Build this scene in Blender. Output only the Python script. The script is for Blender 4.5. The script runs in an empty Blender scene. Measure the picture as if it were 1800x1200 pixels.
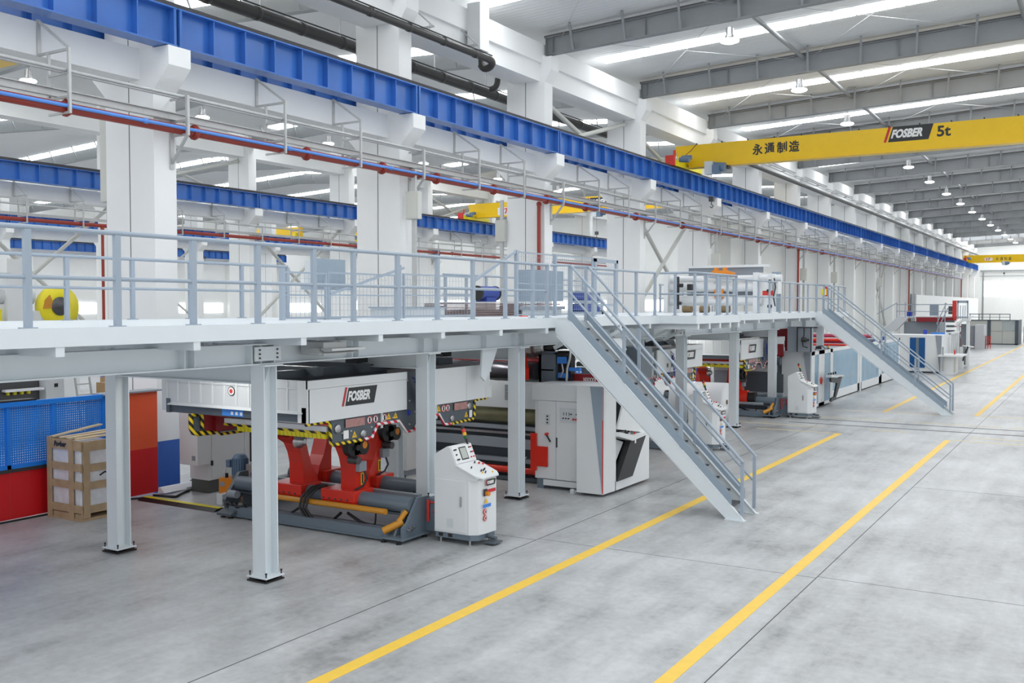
import bpy, math, random
from mathutils import Vector, Matrix
random.seed(7)
SC = bpy.context.scene
COL = SC.collection
R = math.radians
# ---------------------------------------------------------------- camera
cam = bpy.data.cameras.new('camera')
cam.sensor_fit = 'HORIZONTAL'; cam.sensor_width = 36.0; cam.lens = 36.0 * 1717 / 1800
cam.clip_start = 0.1; cam.clip_end = 400
camo = bpy.data.objects.new('camera', cam); COL.objects.link(camo)
camo.location = (0, 0, 3.7)
camo.rotation_euler = (R(90 - 2.068), 0, R(31.26))
SC.camera = camo
# ---------------------------------------------------------------- world and exposure
w = bpy.data.worlds.new('daylight'); SC.world = w; w.use_nodes = True
bg = w.node_tree.nodes['Background']
bg.inputs[0].default_value = (0.93, 0.97, 1.0, 1); bg.inputs[1].default_value = 1.0
vs = SC.view_settings
SC.display_settings.display_device = 'sRGB'
vs.view_transform = 'Standard'; vs.look = 'None'; vs.exposure = 0.17; vs.gamma = 1.0
vs.use_curve_mapping = False
SC.cycles.max_bounces = 7; SC.cycles.diffuse_bounces = 4; SC.cycles.glossy_bounces = 3
SC.cycles.transmission_bounces = 4; SC.cycles.transparent_max_bounces = 8
SC.cycles.caustics_reflective = False; SC.cycles.caustics_refractive = False
SC.cycles.sample_clamp_indirect = 6.0
SKY_STRENGTH = 9.0      # daylight through the roof strips
# ---------------------------------------------------------------- materials
def mat(name, color, rough=0.5, metal=0.0, var=0.06, scale=3.0, emit=None, estr=0.0, alpha=1.0, bump=0.0, spec=None):
    m = bpy.data.materials.new(name); m.use_nodes = True
    nt = m.node_tree; p = nt.nodes['Principled BSDF']
    p.inputs['Roughness'].default_value = rough; p.inputs['Metallic'].default_value = metal
    if spec is not None: p.inputs['Specular IOR Level'].default_value = spec
    tc = nt.nodes.new('ShaderNodeTexCoord'); no = nt.nodes.new('ShaderNodeTexNoise')
    no.inputs['Scale'].default_value = scale; no.inputs['Detail'].default_value = 3
    nt.links.new(tc.outputs['Object'], no.inputs['Vector'])
    mx = nt.nodes.new('ShaderNodeMix'); mx.data_type = 'RGBA'
    a = [max(0, c * (1 - var)) for c in color]; b = [min(1, c * (1 + var)) for c in color]
    mx.inputs[6].default_value = (*a, 1); mx.inputs[7].default_value = (*b, 1)
    nt.links.new(no.outputs['Fac'], mx.inputs[0]); nt.links.new(mx.outputs[2], p.inputs['Base Color'])
    if emit:
        p.inputs['Emission Color'].default_value = (*emit, 1); p.inputs['Emission Strength'].default_value = estr
    if alpha < 1: p.inputs['Alpha'].default_value = alpha
    if bump:
        bp = nt.nodes.new('ShaderNodeBump'); bp.inputs['Strength'].default_value = bump
        nt.links.new(no.outputs['Fac'], bp.inputs['Height']); nt.links.new(bp.outputs[0], p.inputs['Normal'])
    return m
def stripes(name, c1, c2, period, vec=(1, 1, 1), rough=0.4, duty=0.5):
    m = bpy.data.materials.new(name); m.use_nodes = True
    nt = m.node_tree; p = nt.nodes['Principled BSDF']; p.inputs['Roughness'].default_value = rough
    tc = nt.nodes.new('ShaderNodeTexCoord')
    d = nt.nodes.new('ShaderNodeVectorMath'); d.operation = 'DOT_PRODUCT'; d.inputs[1].default_value = vec
    nt.links.new(tc.outputs['Object'], d.inputs[0])
    f = nt.nodes.new('ShaderNodeMath'); f.operation = 'DIVIDE'; f.inputs[1].default_value = period
    nt.links.new(d.outputs['Value'], f.inputs[0])
    fr = nt.nodes.new('ShaderNodeMath'); fr.operation = 'FRACT'; nt.links.new(f.outputs[0], fr.inputs[0])
    g = nt.nodes.new('ShaderNodeMath'); g.operation = 'GREATER_THAN'; g.inputs[1].default_value = duty
    nt.links.new(fr.outputs[0], g.inputs[0])
    mx = nt.nodes.new('ShaderNodeMix'); mx.data_type = 'RGBA'
    mx.inputs[6].default_value = (*c1, 1); mx.inputs[7].default_value = (*c2, 1)
    nt.links.new(g.outputs[0], mx.inputs[0]); nt.links.new(mx.outputs[2], p.inputs['Base Color'])
    return m
M = dict(
    white=mat('white_plaster', (0.86, 0.87, 0.87), 0.7, var=0.03, scale=1.2),
    white2=mat('far_white_plaster', (0.86, 0.87, 0.86), 0.7, var=0.03, scale=1.2),
    seam_and_shade=mat('dark_joint_and_gap_shade', (0.12, 0.12, 0.12), 0.8),
    base_blue=mat('blue_column_paint', (0.035, 0.13, 0.50), 0.45, var=0.1),
    girder=mat('blue_girder_paint', (0.040, 0.150, 0.48), 0.24, var=0.3, scale=0.9),
    rail_dark=mat('dark_rail_steel', (0.05, 0.05, 0.055), 0.5, metal=0.3),
    rafter=mat('grey_rafter_paint', (0.255, 0.268, 0.278), 0.5, var=0.06), rafter2=mat('pale_rafter_paint', (0.36, 0.38, 0.39), 0.5, var=0.05),
    pwhite=mat('platform_white_paint', (0.72, 0.77, 0.80), 0.45, var=0.03),
    prail=mat('guardrail_grey_paint', (0.34, 0.40, 0.475), 0.42, var=0.04),
    panel=mat('grey_blue_sheet', (0.29, 0.36, 0.43), 0.45, var=0.04),
    galv=mat('galvanized_steel', (0.50, 0.51, 0.51), 0.42, metal=0.35, var=0.12, scale=6),
    redpipe=mat('red_pipe_paint', (0.30, 0.035, 0.022), 0.4, var=0.12),
    bluepipe=mat('blue_pipe_paint', (0.10, 0.28, 0.75), 0.4),
    black=mat('black_plastic', (0.012, 0.012, 0.013), 0.45),
    drain=mat('dark_drain_pipe', (0.035, 0.034, 0.033), 0.42, var=0.2),
    mgrey=mat('machine_light_grey', (0.62, 0.65, 0.67), 0.42, var=0.03),
    mwhite=mat('machine_white', (0.74, 0.76, 0.77), 0.38, var=0.02),
    mdark=mat('machine_slate_grey', (0.085, 0.105, 0.125), 0.42, var=0.08),
    mblue=mat('machine_steel_grey', (0.145, 0.185, 0.225), 0.38, var=0.08),
    mmid=mat('machine_mid_grey', (0.28, 0.31, 0.35), 0.42, var=0.05),
    steel=mat('brushed_steel', (0.50, 0.50, 0.51), 0.28, metal=0.85, var=0.1, scale=8),
    dsteel=mat('dark_steel', (0.10, 0.10, 0.105), 0.38, metal=0.6, var=0.15),
    red=mat('signal_red_paint', (0.68, 0.030, 0.014), 0.25, var=0.05),
    dred=mat('deep_red_paint', (0.26, 0.012, 0.018), 0.35, var=0.06),
    orange=mat('orange_paint', (0.75, 0.24, 0.015), 0.4, var=0.06),
    ochre=mat('ochre_cylinder_paint', (0.62, 0.27, 0.025), 0.4, var=0.08),
    yellow=mat('crane_yellow_paint', (0.90, 0.57, 0.005), 0.32, var=0.05),
    byellow=mat('bright_yellow_paint', (0.86, 0.74, 0.02), 0.4, var=0.05),
    motor=mat('motor_blue_grey', (0.12, 0.19, 0.29), 0.45, var=0.06),
    bmotor=mat('motor_blue', (0.035, 0.07, 0.33), 0.45, var=0.06),
    wood=mat('crate_pine', (0.46, 0.33, 0.20), 0.7, var=0.28, scale=5),
    wood2=mat('pale_lath', (0.66, 0.53, 0.34), 0.7, var=0.18, scale=6),
    wrap=mat('plastic_wrapped_goods', (0.78, 0.80, 0.84), 0.22, var=0.2, scale=7, bump=0.5),
    card=mat('cardboard', (0.40, 0.26, 0.13), 0.8, var=0.15),
    paper=mat('white_paper', (0.84, 0.85, 0.88), 0.6, var=0.01),
    logo_dark=mat('logo_charcoal', (0.025, 0.027, 0.03), 0.5),
    logo_red=mat('logo_red', (0.55, 0.02, 0.03), 0.5),
    logo_white=mat('logo_white', (0.85, 0.85, 0.85), 0.5),
    fred=mat('fence_red_sheet', (0.62, 0.009, 0.014), 0.4, var=0.1, scale=0.6),
    forange=mat('screen_vermilion', (0.80, 0.10, 0.03), 0.42, var=0.12, scale=0.5),
    fblue=mat('fence_blue_sheet', (0.012, 0.22, 0.80), 0.42, var=0.06),
    mud=mat('brown_pallet_plastic', (0.20, 0.15, 0.15), 0.6, var=0.15),
    beige=mat('beige_panel', (0.56, 0.57, 0.53), 0.5, var=0.03),
    boxgrey=mat('beige_box_enamel', (0.60, 0.61, 0.57), 0.5, var=0.03),
    plinth=mat('olive_plinth', (0.085, 0.095, 0.085), 0.6),
    screen=mat('screen_glass', (0.42, 0.45, 0.42), 0.2),
    signred=mat('sign_red', (0.65, 0.04, 0.03), 0.5), signyel=mat('sign_yellow', (0.85, 0.50, 0.02), 0.5),
    signwhite=mat('sign_white', (0.82, 0.82, 0.82), 0.5), signblue=mat('sign_blue', (0.05, 0.25, 0.75), 0.5),
    pink=mat('tinted_window_red', (0.42, 0.22, 0.20), 0.2, var=0.3, scale=14),
    lens=mat('lamp_lens', (0.9, 0.9, 0.9), 0.4, emit=(0.93, 0.97, 1.0), estr=9.0),
    lgrn=mat('signal_green_lens', (0.02, 0.12, 0.03), 0.3), lyel=mat('signal_amber_lens', (0.85, 0.42, 0.03), 0.3),
    bluesheet=mat('royal_blue_plastic', (0.03, 0.06, 0.42), 0.5),
    pinkroll=mat('pink_red_roller', (0.42, 0.05, 0.11), 0.35), brown=mat('brown_roll_end', (0.20, 0.14, 0.07), 0.7),
    mark=mat('floor_marking_yellow', (0.85, 0.55, 0.06), 0.45, var=0.08, scale=8),
    markpale=mat('worn_marking_yellow', (0.68, 0.58, 0.33), 0.5, var=0.25, scale=5),
    groove=mat('track_groove', (0.06, 0.06, 0.065), 0.6),
    win=mat('daylight_window', (0.9, 0.9, 0.9), 0.5, emit=(0.95, 0.98, 1.0), estr=2.6),
    sky=mat('roof_daylight_strip', (0.9, 0.9, 0.9), 0.5, emit=(0.96, 0.98, 1.0), estr=SKY_STRENGTH),
)
M['hazard'] = stripes('hazard_yellow_black', (0.85, 0.62, 0.02), (0.012, 0.012, 0.012), 0.135, (0.6, 1, 1))
M['hazard2'] = stripes('hazard_red_white', (0.66, 0.02, 0.05), (0.82, 0.82, 0.82), 0.17, (0.6, 1, 1))
def glass(name, color, rough=0.05, alpha=0.4):
    m = bpy.data.materials.new(name); m.use_nodes = True
    nt = m.node_tree; p = nt.nodes['Principled BSDF']
    p.inputs['Base Color'].default_value = (*color, 1); p.inputs['Roughness'].default_value = rough
    p.inputs['Alpha'].default_value = alpha
    return m
M['bglass'] = glass('blue_tinted_glazing', (0.36, 0.58, 0.76), 0.06, 0.6)
M['dglass'] = glass('deep_blue_glazing', (0.02, 0.12, 0.36), 0.05, 0.75)
M['clear'] = glass('clear_glazing', (0.70, 0.78, 0.80), 0.05, 0.35)
# concrete floor
def floor_mat():
    m = bpy.data.materials.new('polished_concrete'); m.use_nodes = True
    nt = m.node_tree; N = nt.nodes; L = nt.links; p = N['Principled BSDF']
    tc = N.new('ShaderNodeTexCoord')
    def noise(scale, detail, sx=1, sy=1):
        mp = N.new('ShaderNodeMapping'); mp.inputs['Scale'].default_value = (sx, sy, 1)
        L.new(tc.outputs['Object'], mp.inputs[0])
        n = N.new('ShaderNodeTexNoise'); n.inputs['Scale'].default_value = scale; n.inputs['Detail'].default_value = detail
        n.inputs['Roughness'].default_value = 0.62
        L.new(mp.outputs[0], n.inputs['Vector']); return n.outputs['Fac']
    big = noise(0.28, 6); mid = noise(1.5, 8, 1, 0.6); fine = noise(9, 6); scr = noise(3.0, 5, 1.0, 0.12)
    def mth(op, a, b):
        n = N.new('ShaderNodeMath'); n.operation = op
        for i, v in enumerate((a, b)):
            if isinstance(v, (int, float)): n.inputs[i].default_value = v
            else: L.new(v, n.inputs[i])
        return n.outputs[0]
    s = mth('ADD', mth('MULTIPLY', big, 0.32), mth('MULTIPLY', mid, 0.30))
    s = mth('ADD', s, mth('ADD', mth('MULTIPLY', fine, 0.17), mth('MULTIPLY', scr, 0.21)))
    cr = N.new('ShaderNodeValToRGB'); L.new(s, cr.inputs[0])
    e = cr.color_ramp.elements
    e[0].position = 0.38; e[0].color = (0.20, 0.206, 0.21, 1); e[1].position = 0.59; e[1].color = (0.53, 0.545, 0.555, 1)
    k = e.new(0.47); k.color = (0.375, 0.385, 0.392, 1)
    L.new(cr.outputs[0], p.inputs['Base Color'])
    rr = N.new('ShaderNodeMapRange'); rr.inputs[3].default_value = 0.25; rr.inputs[4].default_value = 0.42
    L.new(mid, rr.inputs[0]); L.new(rr.outputs[0], p.inputs['Roughness'])
    return m
M['floor'] = floor_mat()
def corr_mat(name, color, period, axis, strength=0.35, rough=0.5):
    m = mat(name, color, rough, var=0.02, scale=0.6)
    nt = m.node_tree; N = nt.nodes; L = nt.links; p = N['Principled BSDF']
    tc = N.new('ShaderNodeTexCoord'); wv = N.new('ShaderNodeTexWave')
    wv.bands_direction = axis; wv.inputs['Scale'].default_value = 0.31415 / period * 1.0
    L.new(tc.outputs['Object'], wv.inputs['Vector'])
    bp = N.new('ShaderNodeBump'); bp.inputs['Strength'].default_value = strength; bp.inputs['Distance'].default_value = 0.02
    L.new(wv.outputs['Fac'], bp.inputs['Height']); L.new(bp.outputs[0], p.inputs['Normal'])
    return m
M['roof'] = corr_mat('corrugated_roof_sheet', (0.78, 0.79, 0.79), 0.25, 'Y')
M['cladding'] = corr_mat('ribbed_wall_cladding', (0.76, 0.77, 0.74), 0.25, 'Y')
M['claddingx'] = corr_mat('ribbed_end_cladding', (0.82, 0.83, 0.82), 0.3, 'X')
# ---------------------------------------------------------------- mesh builder
class B:
    def __init__(s, o=(0, 0, 0)):
        s.v = []; s.f = []; s.mi = []; s.sm = []; s.o = Vector(o)
    def add(s, vs, fs, mi=0, sm=False):
        n = len(s.v); s.v += [tuple(x) for x in vs]
        for f in fs: s.f.append([i + n for i in f]); s.mi.append(mi); s.sm.append(sm)
        return s
    def box(s, x0, x1, y0, y1, z0, z1, mi=0):
        if x0 > x1: x0, x1 = x1, x0
        if y0 > y1: y0, y1 = y1, y0
        if z0 > z1: z0, z1 = z1, z0
        v = [(x0, y0, z0), (x1, y0, z0), (x1, y1, z0), (x0, y1, z0), (x0, y0, z1), (x1, y0, z1), (x1, y1, z1), (x0, y1, z1)]
        return s.add(v, [(3, 2, 1, 0), (4, 5, 6, 7), (0, 1, 5, 4), (1, 2, 6, 5), (2, 3, 7, 6), (3, 0, 4, 7)], mi)
    def prism(s, poly, axis, a, b, mi=0, sm=False):
        # poly: 2-D points; axis 'x': (y,z), 'y': (x,z), 'z': (x,y)
        def P(p, t): return {'x': (t, p[0], p[1]), 'y': (p[0], t, p[1]), 'z': (p[0], p[1], t)}[axis]
        n = len(poly); v = [P(p, a) for p in poly] + [P(p, b) for p in poly]
        s.add(v, [tuple(range(n - 1, -1, -1)), tuple(range(n, 2 * n))], mi)
        s.add(v, [(i, (i + 1) % n, n + (i + 1) % n, n + i) for i in range(n)], mi, sm)
        return s
    def frame(s, d):
        d = Vector(d).normalized(); u = Vector((0, 0, 1)) if abs(d.z) < 0.95 else Vector((1, 0, 0))
        a = d.cross(u).normalized(); return a, a.cross(d).normalized()
    def bar(s, p, q, wd, ht, mi=0):
        p = Vector(p); q = Vector(q); a, b = s.frame(q - p)
        if a.length == 0: return s
        v = []
        for c in (p, q):
            for sx, sy in ((-1, -1), (1, -1), (1, 1), (-1, 1)): v.append(c + a * sx * wd / 2 + b * sy * ht / 2)
        return s.add(v, [(3, 2, 1, 0), (4, 5, 6, 7), (0, 1, 5, 4), (1, 2, 6, 5), (2, 3, 7, 6), (3, 0, 4, 7)], mi)
    def cyl(s, p, q, r, n=12, r2=None, mi=0, cap=True):
        p = Vector(p); q = Vector(q); a, b = s.frame(q - p); r2 = r if r2 is None else r2
        v = [c + a * (rr * math.cos(t * 2 * math.pi / n)) + b * (rr * math.sin(t * 2 * math.pi / n)) for c, rr in ((p, r), (q, r2)) for t in range(n)]
        s.add(v, [(i, n + i, n + (i + 1) % n, (i + 1) % n) for i in range(n)], mi, True)
        if cap: s.add(v, [tuple(range(n)), tuple(range(2 * n - 1, n - 1, -1))], mi)
        return s
    def tube(s, pts, r, n=8, mi=0):
        pts = [Vector(p) for p in pts]
        rings = []; pa = None
        for i, p in enumerate(pts):
            d = (pts[min(i + 1, len(pts) - 1)] - pts[max(i - 1, 0)])
            d = d.normalized() if d.length > 1e-9 else Vector((0, 0, 1))
            if pa is None: a, b = s.frame(d)
            else:
                a = (pa - d * pa.dot(d))
                a = a.normalized() if a.length > 1e-6 else s.frame(d)[0]
                b = a.cross(d)
            pa = a
            rings.append([p + a * (r * math.cos(t * 2 * math.pi / n)) + b * (r * math.sin(t * 2 * math.pi / n)) for t in range(n)])
        v = [x for rg in rings for x in rg]; m = len(rings)
        s.add(v, [(k * n + i, (k + 1) * n + i, (k + 1) * n + (i + 1) % n, k * n + (i + 1) % n) for k in range(m - 1) for i in range(n)], mi, True)
        s.add(v, [tuple(range(n)), tuple(range(m * n - 1, (m - 1) * n - 1, -1))], mi)
        return s
    def lathe(s, c, axis, prof, n=20, mi=0):
        # prof: (t along axis, radius)
        c = Vector(c); d = Vector(axis).normalized(); a, b = s.frame(d)
        v = [c + d * t + a * (r * math.cos(k * 2 * math.pi / n)) + b * (r * math.sin(k * 2 * math.pi / n)) for t, r in prof for k in range(n)]
        m = len(prof)
        s.add(v, [(k * n + i, (k + 1) * n + i, (k + 1) * n + (i + 1) % n, k * n + (i + 1) % n) for k in range(m - 1) for i in range(n)], mi, True)
        s.add(v, [tuple(range(n)), tuple(range(m * n - 1, (m - 1) * n - 1, -1))], mi)
        return s
    def ibeam(s, axis, c, a, b, h, fw, tw=0.012, tf=0.018, mi=0):
        # axis 'x' or 'y'; c = (other coord, z centre)
        o, z = c
        for (o0, o1, z0, z1) in ((o - fw / 2, o + fw / 2, z - h / 2, z - h / 2 + tf), (o - fw / 2, o + fw / 2, z + h / 2 - tf, z + h / 2), (o - tw / 2, o + tw / 2, z - h / 2 + tf, z + h / 2 - tf)):
            if axis == 'y': s.box(o0, o1, a, b, z0, z1, mi)
            else: s.box(a, b, o0, o1, z0, z1, mi)
        return s
    def quad(s, o, u, v_, w_, h_, mi=0, t=0.004):
        # thin plate centred at o with half-axes along unit u, v_
        o = Vector(o); u = Vector(u).normalized(); v_ = Vector(v_).normalized(); n = u.cross(v_)
        vs = []
        for k in (0, t):
            for a, b in ((-1, -1), (1, -1), (1, 1), (-1, 1)): vs.append(o + u * a * w_ / 2 + v_ * b * h_ / 2 + n * k)
        return s.add(vs, [(3, 2, 1, 0), (4, 5, 6, 7), (0, 1, 5, 4), (1, 2, 6, 5), (2, 3, 7, 6), (3, 0, 4, 7)], mi)
    def text(s, txt, o, u, v_, width, height, mi=0, shear=0.0, off=0.004, bold=0.0):
        me = text_mesh(txt, bold); o = Vector(o); u = Vector(u).normalized(); v_ = Vector(v_).normalized(); n = u.cross(v_)
        vs, fs = me
        s.add([o + u * ((x + shear * (y - 0.5) * height / width) * width) + v_ * (y * height) + n * off for x, y in vs], fs, mi)
        return s
    def build(s, name, m, parent=None, bevel=0.0):
        me = bpy.data.meshes.new(name)
        off = s.o if parent is None else ABS.get(parent.name, Vector((0, 0, 0)))
        me.from_pydata([(x - off.x, y - off.y, z - off.z) for x, y, z in s.v], [], s.f)
        ms = m if isinstance(m, (list, tuple)) else [m]
        for q in ms: me.materials.append(M[q] if isinstance(q, str) else q)
        me.polygons.foreach_set('material_index', s.mi); me.polygons.foreach_set('use_smooth', s.sm)
        me.update()
        o = bpy.data.objects.new(name, me); COL.objects.link(o)
        if parent is None: o.location = s.o
        else: o.parent = parent
        ABS[o.name] = Vector(off)
        if bevel:
            md = o.modifiers.new('edge', 'BEVEL'); md.width = bevel; md.segments = 2; md.limit_method = 'ANGLE'; md.angle_limit = R(50)
        return o
ABS = {}
_TX = {}
def text_mesh(txt, bold):
    key = (txt, bold)
    if key in _TX: return _TX[key]
    cu = bpy.data.curves.new('lettering', 'FONT'); cu.body = txt; cu.offset = bold; cu.resolution_u = 3
    ob = bpy.data.objects.new('lettering', cu); COL.objects.link(ob)
    dg = bpy.context.evaluated_depsgraph_get(); dg.update()
    me = bpy.data.meshes.new_from_object(ob.evaluated_get(dg))
    xs = [v.co.x for v in me.vertices]; ys = [v.co.y for v in me.vertices]
    x0, x1, y0, y1 = min(xs), max(xs), min(ys), max(ys)
    vs = [((v.co.x - x0) / (x1 - x0), (v.co.y - y0) / (y1 - y0)) for v in me.vertices]
    fs = [tuple(p.vertices) for p in me.polygons]
    # faces should look along +n
    bpy.data.objects.remove(ob); bpy.data.curves.remove(cu); bpy.data.meshes.remove(me)
    _TX[key] = (vs, fs); return _TX[key]
def props(o, label=None, cat=None, group=None, kind=None):
    if label: o['label'] = label
    if cat: o['category'] = cat
    if group: o['group'] = group
    if kind: o['kind'] = kind
    return o
def thing(name, label, cat, loc=(0, 0, 0), group=None):
    o = bpy.data.objects.new(name, None); COL.objects.link(o); o.empty_display_size = 0.2
    o.location = loc; ABS[o.name] = Vector(loc)
    return props(o, label, cat, group)
def solo(b, name, m, label, cat, group=None, bevel=0.0):
    # a thing that is one mesh
    return props(b.build(name, m, None, bevel), label, cat, group)
def struct(b, name, m, label=None):
    o = b.build(name, m); props(o, label, None, None, 'structure'); return o
def kids(o): return [c for c in bpy.data.objects if c.parent == o]
def dup(root, loc, label=None, group=None, name=None):
    ch = {}
    for o in bpy.data.objects:
        if o.parent: ch.setdefault(o.parent.name, []).append(o)
    def cp(o, par):
        c = o.copy(); COL.objects.link(c)
        if par is not None: c.parent = par
        for k in ch.get(o.name, []): cp(k, c)
        return c
    r = cp(root, None); r.location = loc; ABS[r.name] = Vector(loc)
    if label: r['label'] = label
    if group: r['group'] = group
    return r
ORD = ['first', 'second', 'third', 'fourth', 'fifth', 'sixth', 'seventh', 'eighth', 'ninth', 'tenth', 'eleventh', 'twelfth', 'thirteenth', 'fourteenth', 'fifteenth', 'sixteenth', 'seventeenth', 'eighteenth', 'nineteenth', 'twentieth', 'twenty-first', 'twenty-second', 'twenty-third', 'twenty-fourth', 'twenty-fifth', 'twenty-sixth', 'twenty-seventh', 'twenty-eighth', 'twenty-ninth', 'thirtieth']
def logo(b, o, u, v_, width, d=0, r=1, wh=2):
    # dark slanted plate, red slash and white lettering; o = left bottom corner of the mark
    o = Vector(o); u = Vector(u).normalized(); v_ = Vector(v_).normalized(); n = u.cross(v_)
    h = width * 0.335; sh = 0.10 * width
    def para(x0, x1, y0, y1, mi, k):
        P = lambda x, y: o + u * (x + sh * y / h) + v_ * y + n * k
        b.add([P(x0, y0), P(x1, y0), P(x1, y1), P(x0, y1)], [(0, 1, 2, 3)], mi)
    W = width * 0.9
    para(0, W * 0.06, 0, h, r, 0.003)
    para(W * 0.10, W, 0.0, h * 0.96, d, 0.003)
    b.text('FOSBER', o + u * W * 0.19 + v_ * h * 0.22, u, v_, W * 0.70, h * 0.56, wh, 0.25, 0.006, 0.05)
JOINTS = ((13.5, -3.3, 6), (21.25, -3.3, 6), (13.42, -7.64, -3.3), (13.32, -9.6, -7.64))
# ---------------------------------------------------------------- floor and markings
b = B(); b.box(-95, 14, -6, 166, -0.1, 0); fl = struct(b, 'floor', 'floor', 'polished grey concrete floor of the hall')
def strip(name, m, x0, x1, y0, y1, z, label): return struct(B((0, 0, 0)).box(x0, x1, y0, y1, 0.0, z), name, m, label)
for i, (x0, x1, y0, y1) in enumerate(((-6.65, -6.47, 2, 29.15), (-6.65, -6.47, 35.9, 165), (-3.73, -3.57, 2, 29.2), (-3.73, -3.57, 36.2, 165))):
    strip('floor_marking', 'mark', x0, x1, y0, y1, 0.003, 'yellow aisle line painted on the floor')
for (x0, x1, y0, y1) in ((-9.0, -6.66, 29.1, 29.2), (-3.56, 4, 29.18, 29.3), (-10.1, -7.2, 30.42, 30.52), (-6.0, -4.9, 30.4, 30.52), (-3.2, 3, 30.0, 30.12), (-8.3, -5.6, 33.2, 33.32), (-5.2, -2.6, 33.1, 33.22), (-2.4, 3, 33.1, 33.22), (-8.2, -6.66, 35.75, 35.87), (-6.3, -4.4, 35.8, 35.92), (-3.5, 3, 36.1, 36.24)):
    strip('floor_marking', 'markpale', x0, x1, y0, y1, 0.003, 'pale worn yellow line crossing the aisle')
for x, y0, y1 in ((-3.3, 2, 165), (-7.64, 2, 31)):
    strip('floor_joint', 'groove', x - 0.006, x + 0.006, y0, y1, 0.002, 'saw cut joint along the concrete floor')
for y in (31.25, 32.5):
    strip('floor_track', 'groove', -8.6, 6, y - 0.05, y + 0.05, 0.004, 'sunken steel track crossing the floor')
for y, xa, xb in JOINTS: strip('floor_joint', 'groove', xa, xb, y - 0.004, y + 0.004, 0.0015, 'saw cut joint across the concrete floor')
# ---------------------------------------------------------------- main column row
def column(xa, xb, y, z1, corbel=(1, 1), up=True):
    xc = (xa + xb) / 2
    b = B((xc, y + 0.27, 0))
    b.box(xa, xb, y, y + 0.55, 0.95, z1); b.box(xa, xb, y, y + 0.55, 0, 0.95, 1)
    b.box(xc - 0.012, xc + 0.012, y - 0.002, y + 0.552, 0.97, z1 - 0.1, 2)
    for sgn, on in ((1, corbel[0]), (-1, corbel[1])):
        if not on: continue
        xe = xb if sgn > 0 else xa
        b.prism([(xe - sgn * 0.01, 8.02), (xe + sgn * 0.47, 8.49), (xe + sgn * 0.47, 8.87), (xe - sgn * 0.01, 8.87)], 'y', y, y + 0.55)
    if up:
        b.prism([(xb - 0.01, 11.3), (xb + 0.25, 11.7), (xb + 0.25, z1 - 0.05), (xb - 0.01, z1 - 0.05)], 'y', y, y + 0.55)
    return b
NCOL = 19
c0 = None
for k in range(-1, NCOL):
    y = 13.15 + 8 * k
    if c0 is None:
        c0 = struct(column(-17.9, -16.4, 13.15, 12.2), 'column', ['white', 'base_blue', 'seam_and_shade'], 'white concrete column with blue foot')
        c0.location.y = y + 0.27
    else:
        c = c0.copy(); COL.objects.link(c); c.location = (-17.15, y + 0.27, 0)
# concrete beams tying the columns
def tie(x0, x1, z0, z1, ks, m='white', nm='beam', lab='white concrete beam between columns', y0=13.7, ln=7.45):
    f = None
    for k in ks:
        if f is None: f = struct(B((x0, y0 + 8 * k, z0)).box(x0, x1, y0 + 8 * k, y0 + 8 * k + ln, z0, z1), nm, m, lab)
        else:
            c = f.copy(); COL.objects.link(c); c.location = (x0, y0 + 8 * k, z0)
tie(-17.5, -16.8, 8.28, 8.9, range(-2, NCOL - 1))
tie(-17.6, -16.62, 11.35, 11.95, range(-1, NCOL - 1)); tie(-17.6, -16.5, 11.95, 12.6, range(-1, NCOL - 1), y0=13.15, ln=8.0, lab='white concrete eave beam')
# ribbed cladding closing the row from the fifth column on
b = B((-17.3, 45.7, 0)); b.box(-17.34, -17.28, 45.7, 165, 0, 8.28); struct(b, 'wall_left', 'cladding', 'pale ribbed cladding between the columns')
b = B((-17.3, 93, 8.9)); b.box(-17.34, -17.28, 93.4, 165, 8.9, 11.35); struct(b, 'wall_left', 'cladding', 'pale ribbed cladding above the crane beam')
# ---------------------------------------------------------------- rafters and roof of the main bay
def rz0(x): return 12.24 + 0.035 * (x + 16.4)
def rz1(x): return 12.83 + 0.046 * (x + 16.4)
XR = 2.0
rf = None
for k in range(1, NCOL):
    y = 13.42 + 8 * k
    if rf is None:
        b = B((-16.5, y, 12.2))
        for (a, c) in ((-16.5, XR), (XR, 13.0)):
            f = (lambda x: x) if a < XR - 1 else (lambda x: 2 * XR - x)
            q = [(a, rz0(f(a))), (c, rz0(f(c)) if c > XR else rz0(c)), (c, rz1(f(c)) if c > XR else rz1(c)), (a, rz1(f(a)))]
            q = [(a, rz0(f(a))), (c, rz0(f(c))), (c, rz1(f(c))), (a, rz1(f(a)))]
            b.prism(q, 'y', y - 0.006, y + 0.006)
            for (zf, s) in ((rz0, 0.02), (rz1, -0.02)):
                b.prism([(a, zf(f(a))), (c, zf(f(c))), (c, zf(f(c)) + s), (a, zf(f(a)) + s)], 'y', y - 0.13, y + 0.13)
        for x in (-16.45, -16.2, -12.8, -6.5):
            b.box(x - 0.008, x + 0.008, y - 0.12, y + 0.12, rz0(x), rz1(x))
        for x in [-15.4 + 1.9 * i for i in range(9)]:     # flange braces up to the purlins
            b.bar((x, y - 0.1, rz0(x) + 0.03), (x + 0.12, y - 0.62, rz1(x) + 0.16), 0.075, 0.075)
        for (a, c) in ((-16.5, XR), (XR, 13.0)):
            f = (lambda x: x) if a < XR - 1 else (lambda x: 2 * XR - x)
            b.prism([(a, rz1(f(a))), (c, rz1(f(c))), (c, rz1(f(c)) + 0.06), (a, rz1(f(a)) + 0.06)], 'y', y - 0.135, y + 0.135, 1)  # dark strip standing for the shade in the gap under the roof
        rf = struct(b, 'roof_rafter', ['rafter', 'seam_and_shade'], 'grey steel roof rafter')
    else:
        c = rf.copy(); COL.objects.link(c); c.location = (-16.5, y, 12.2)
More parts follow.
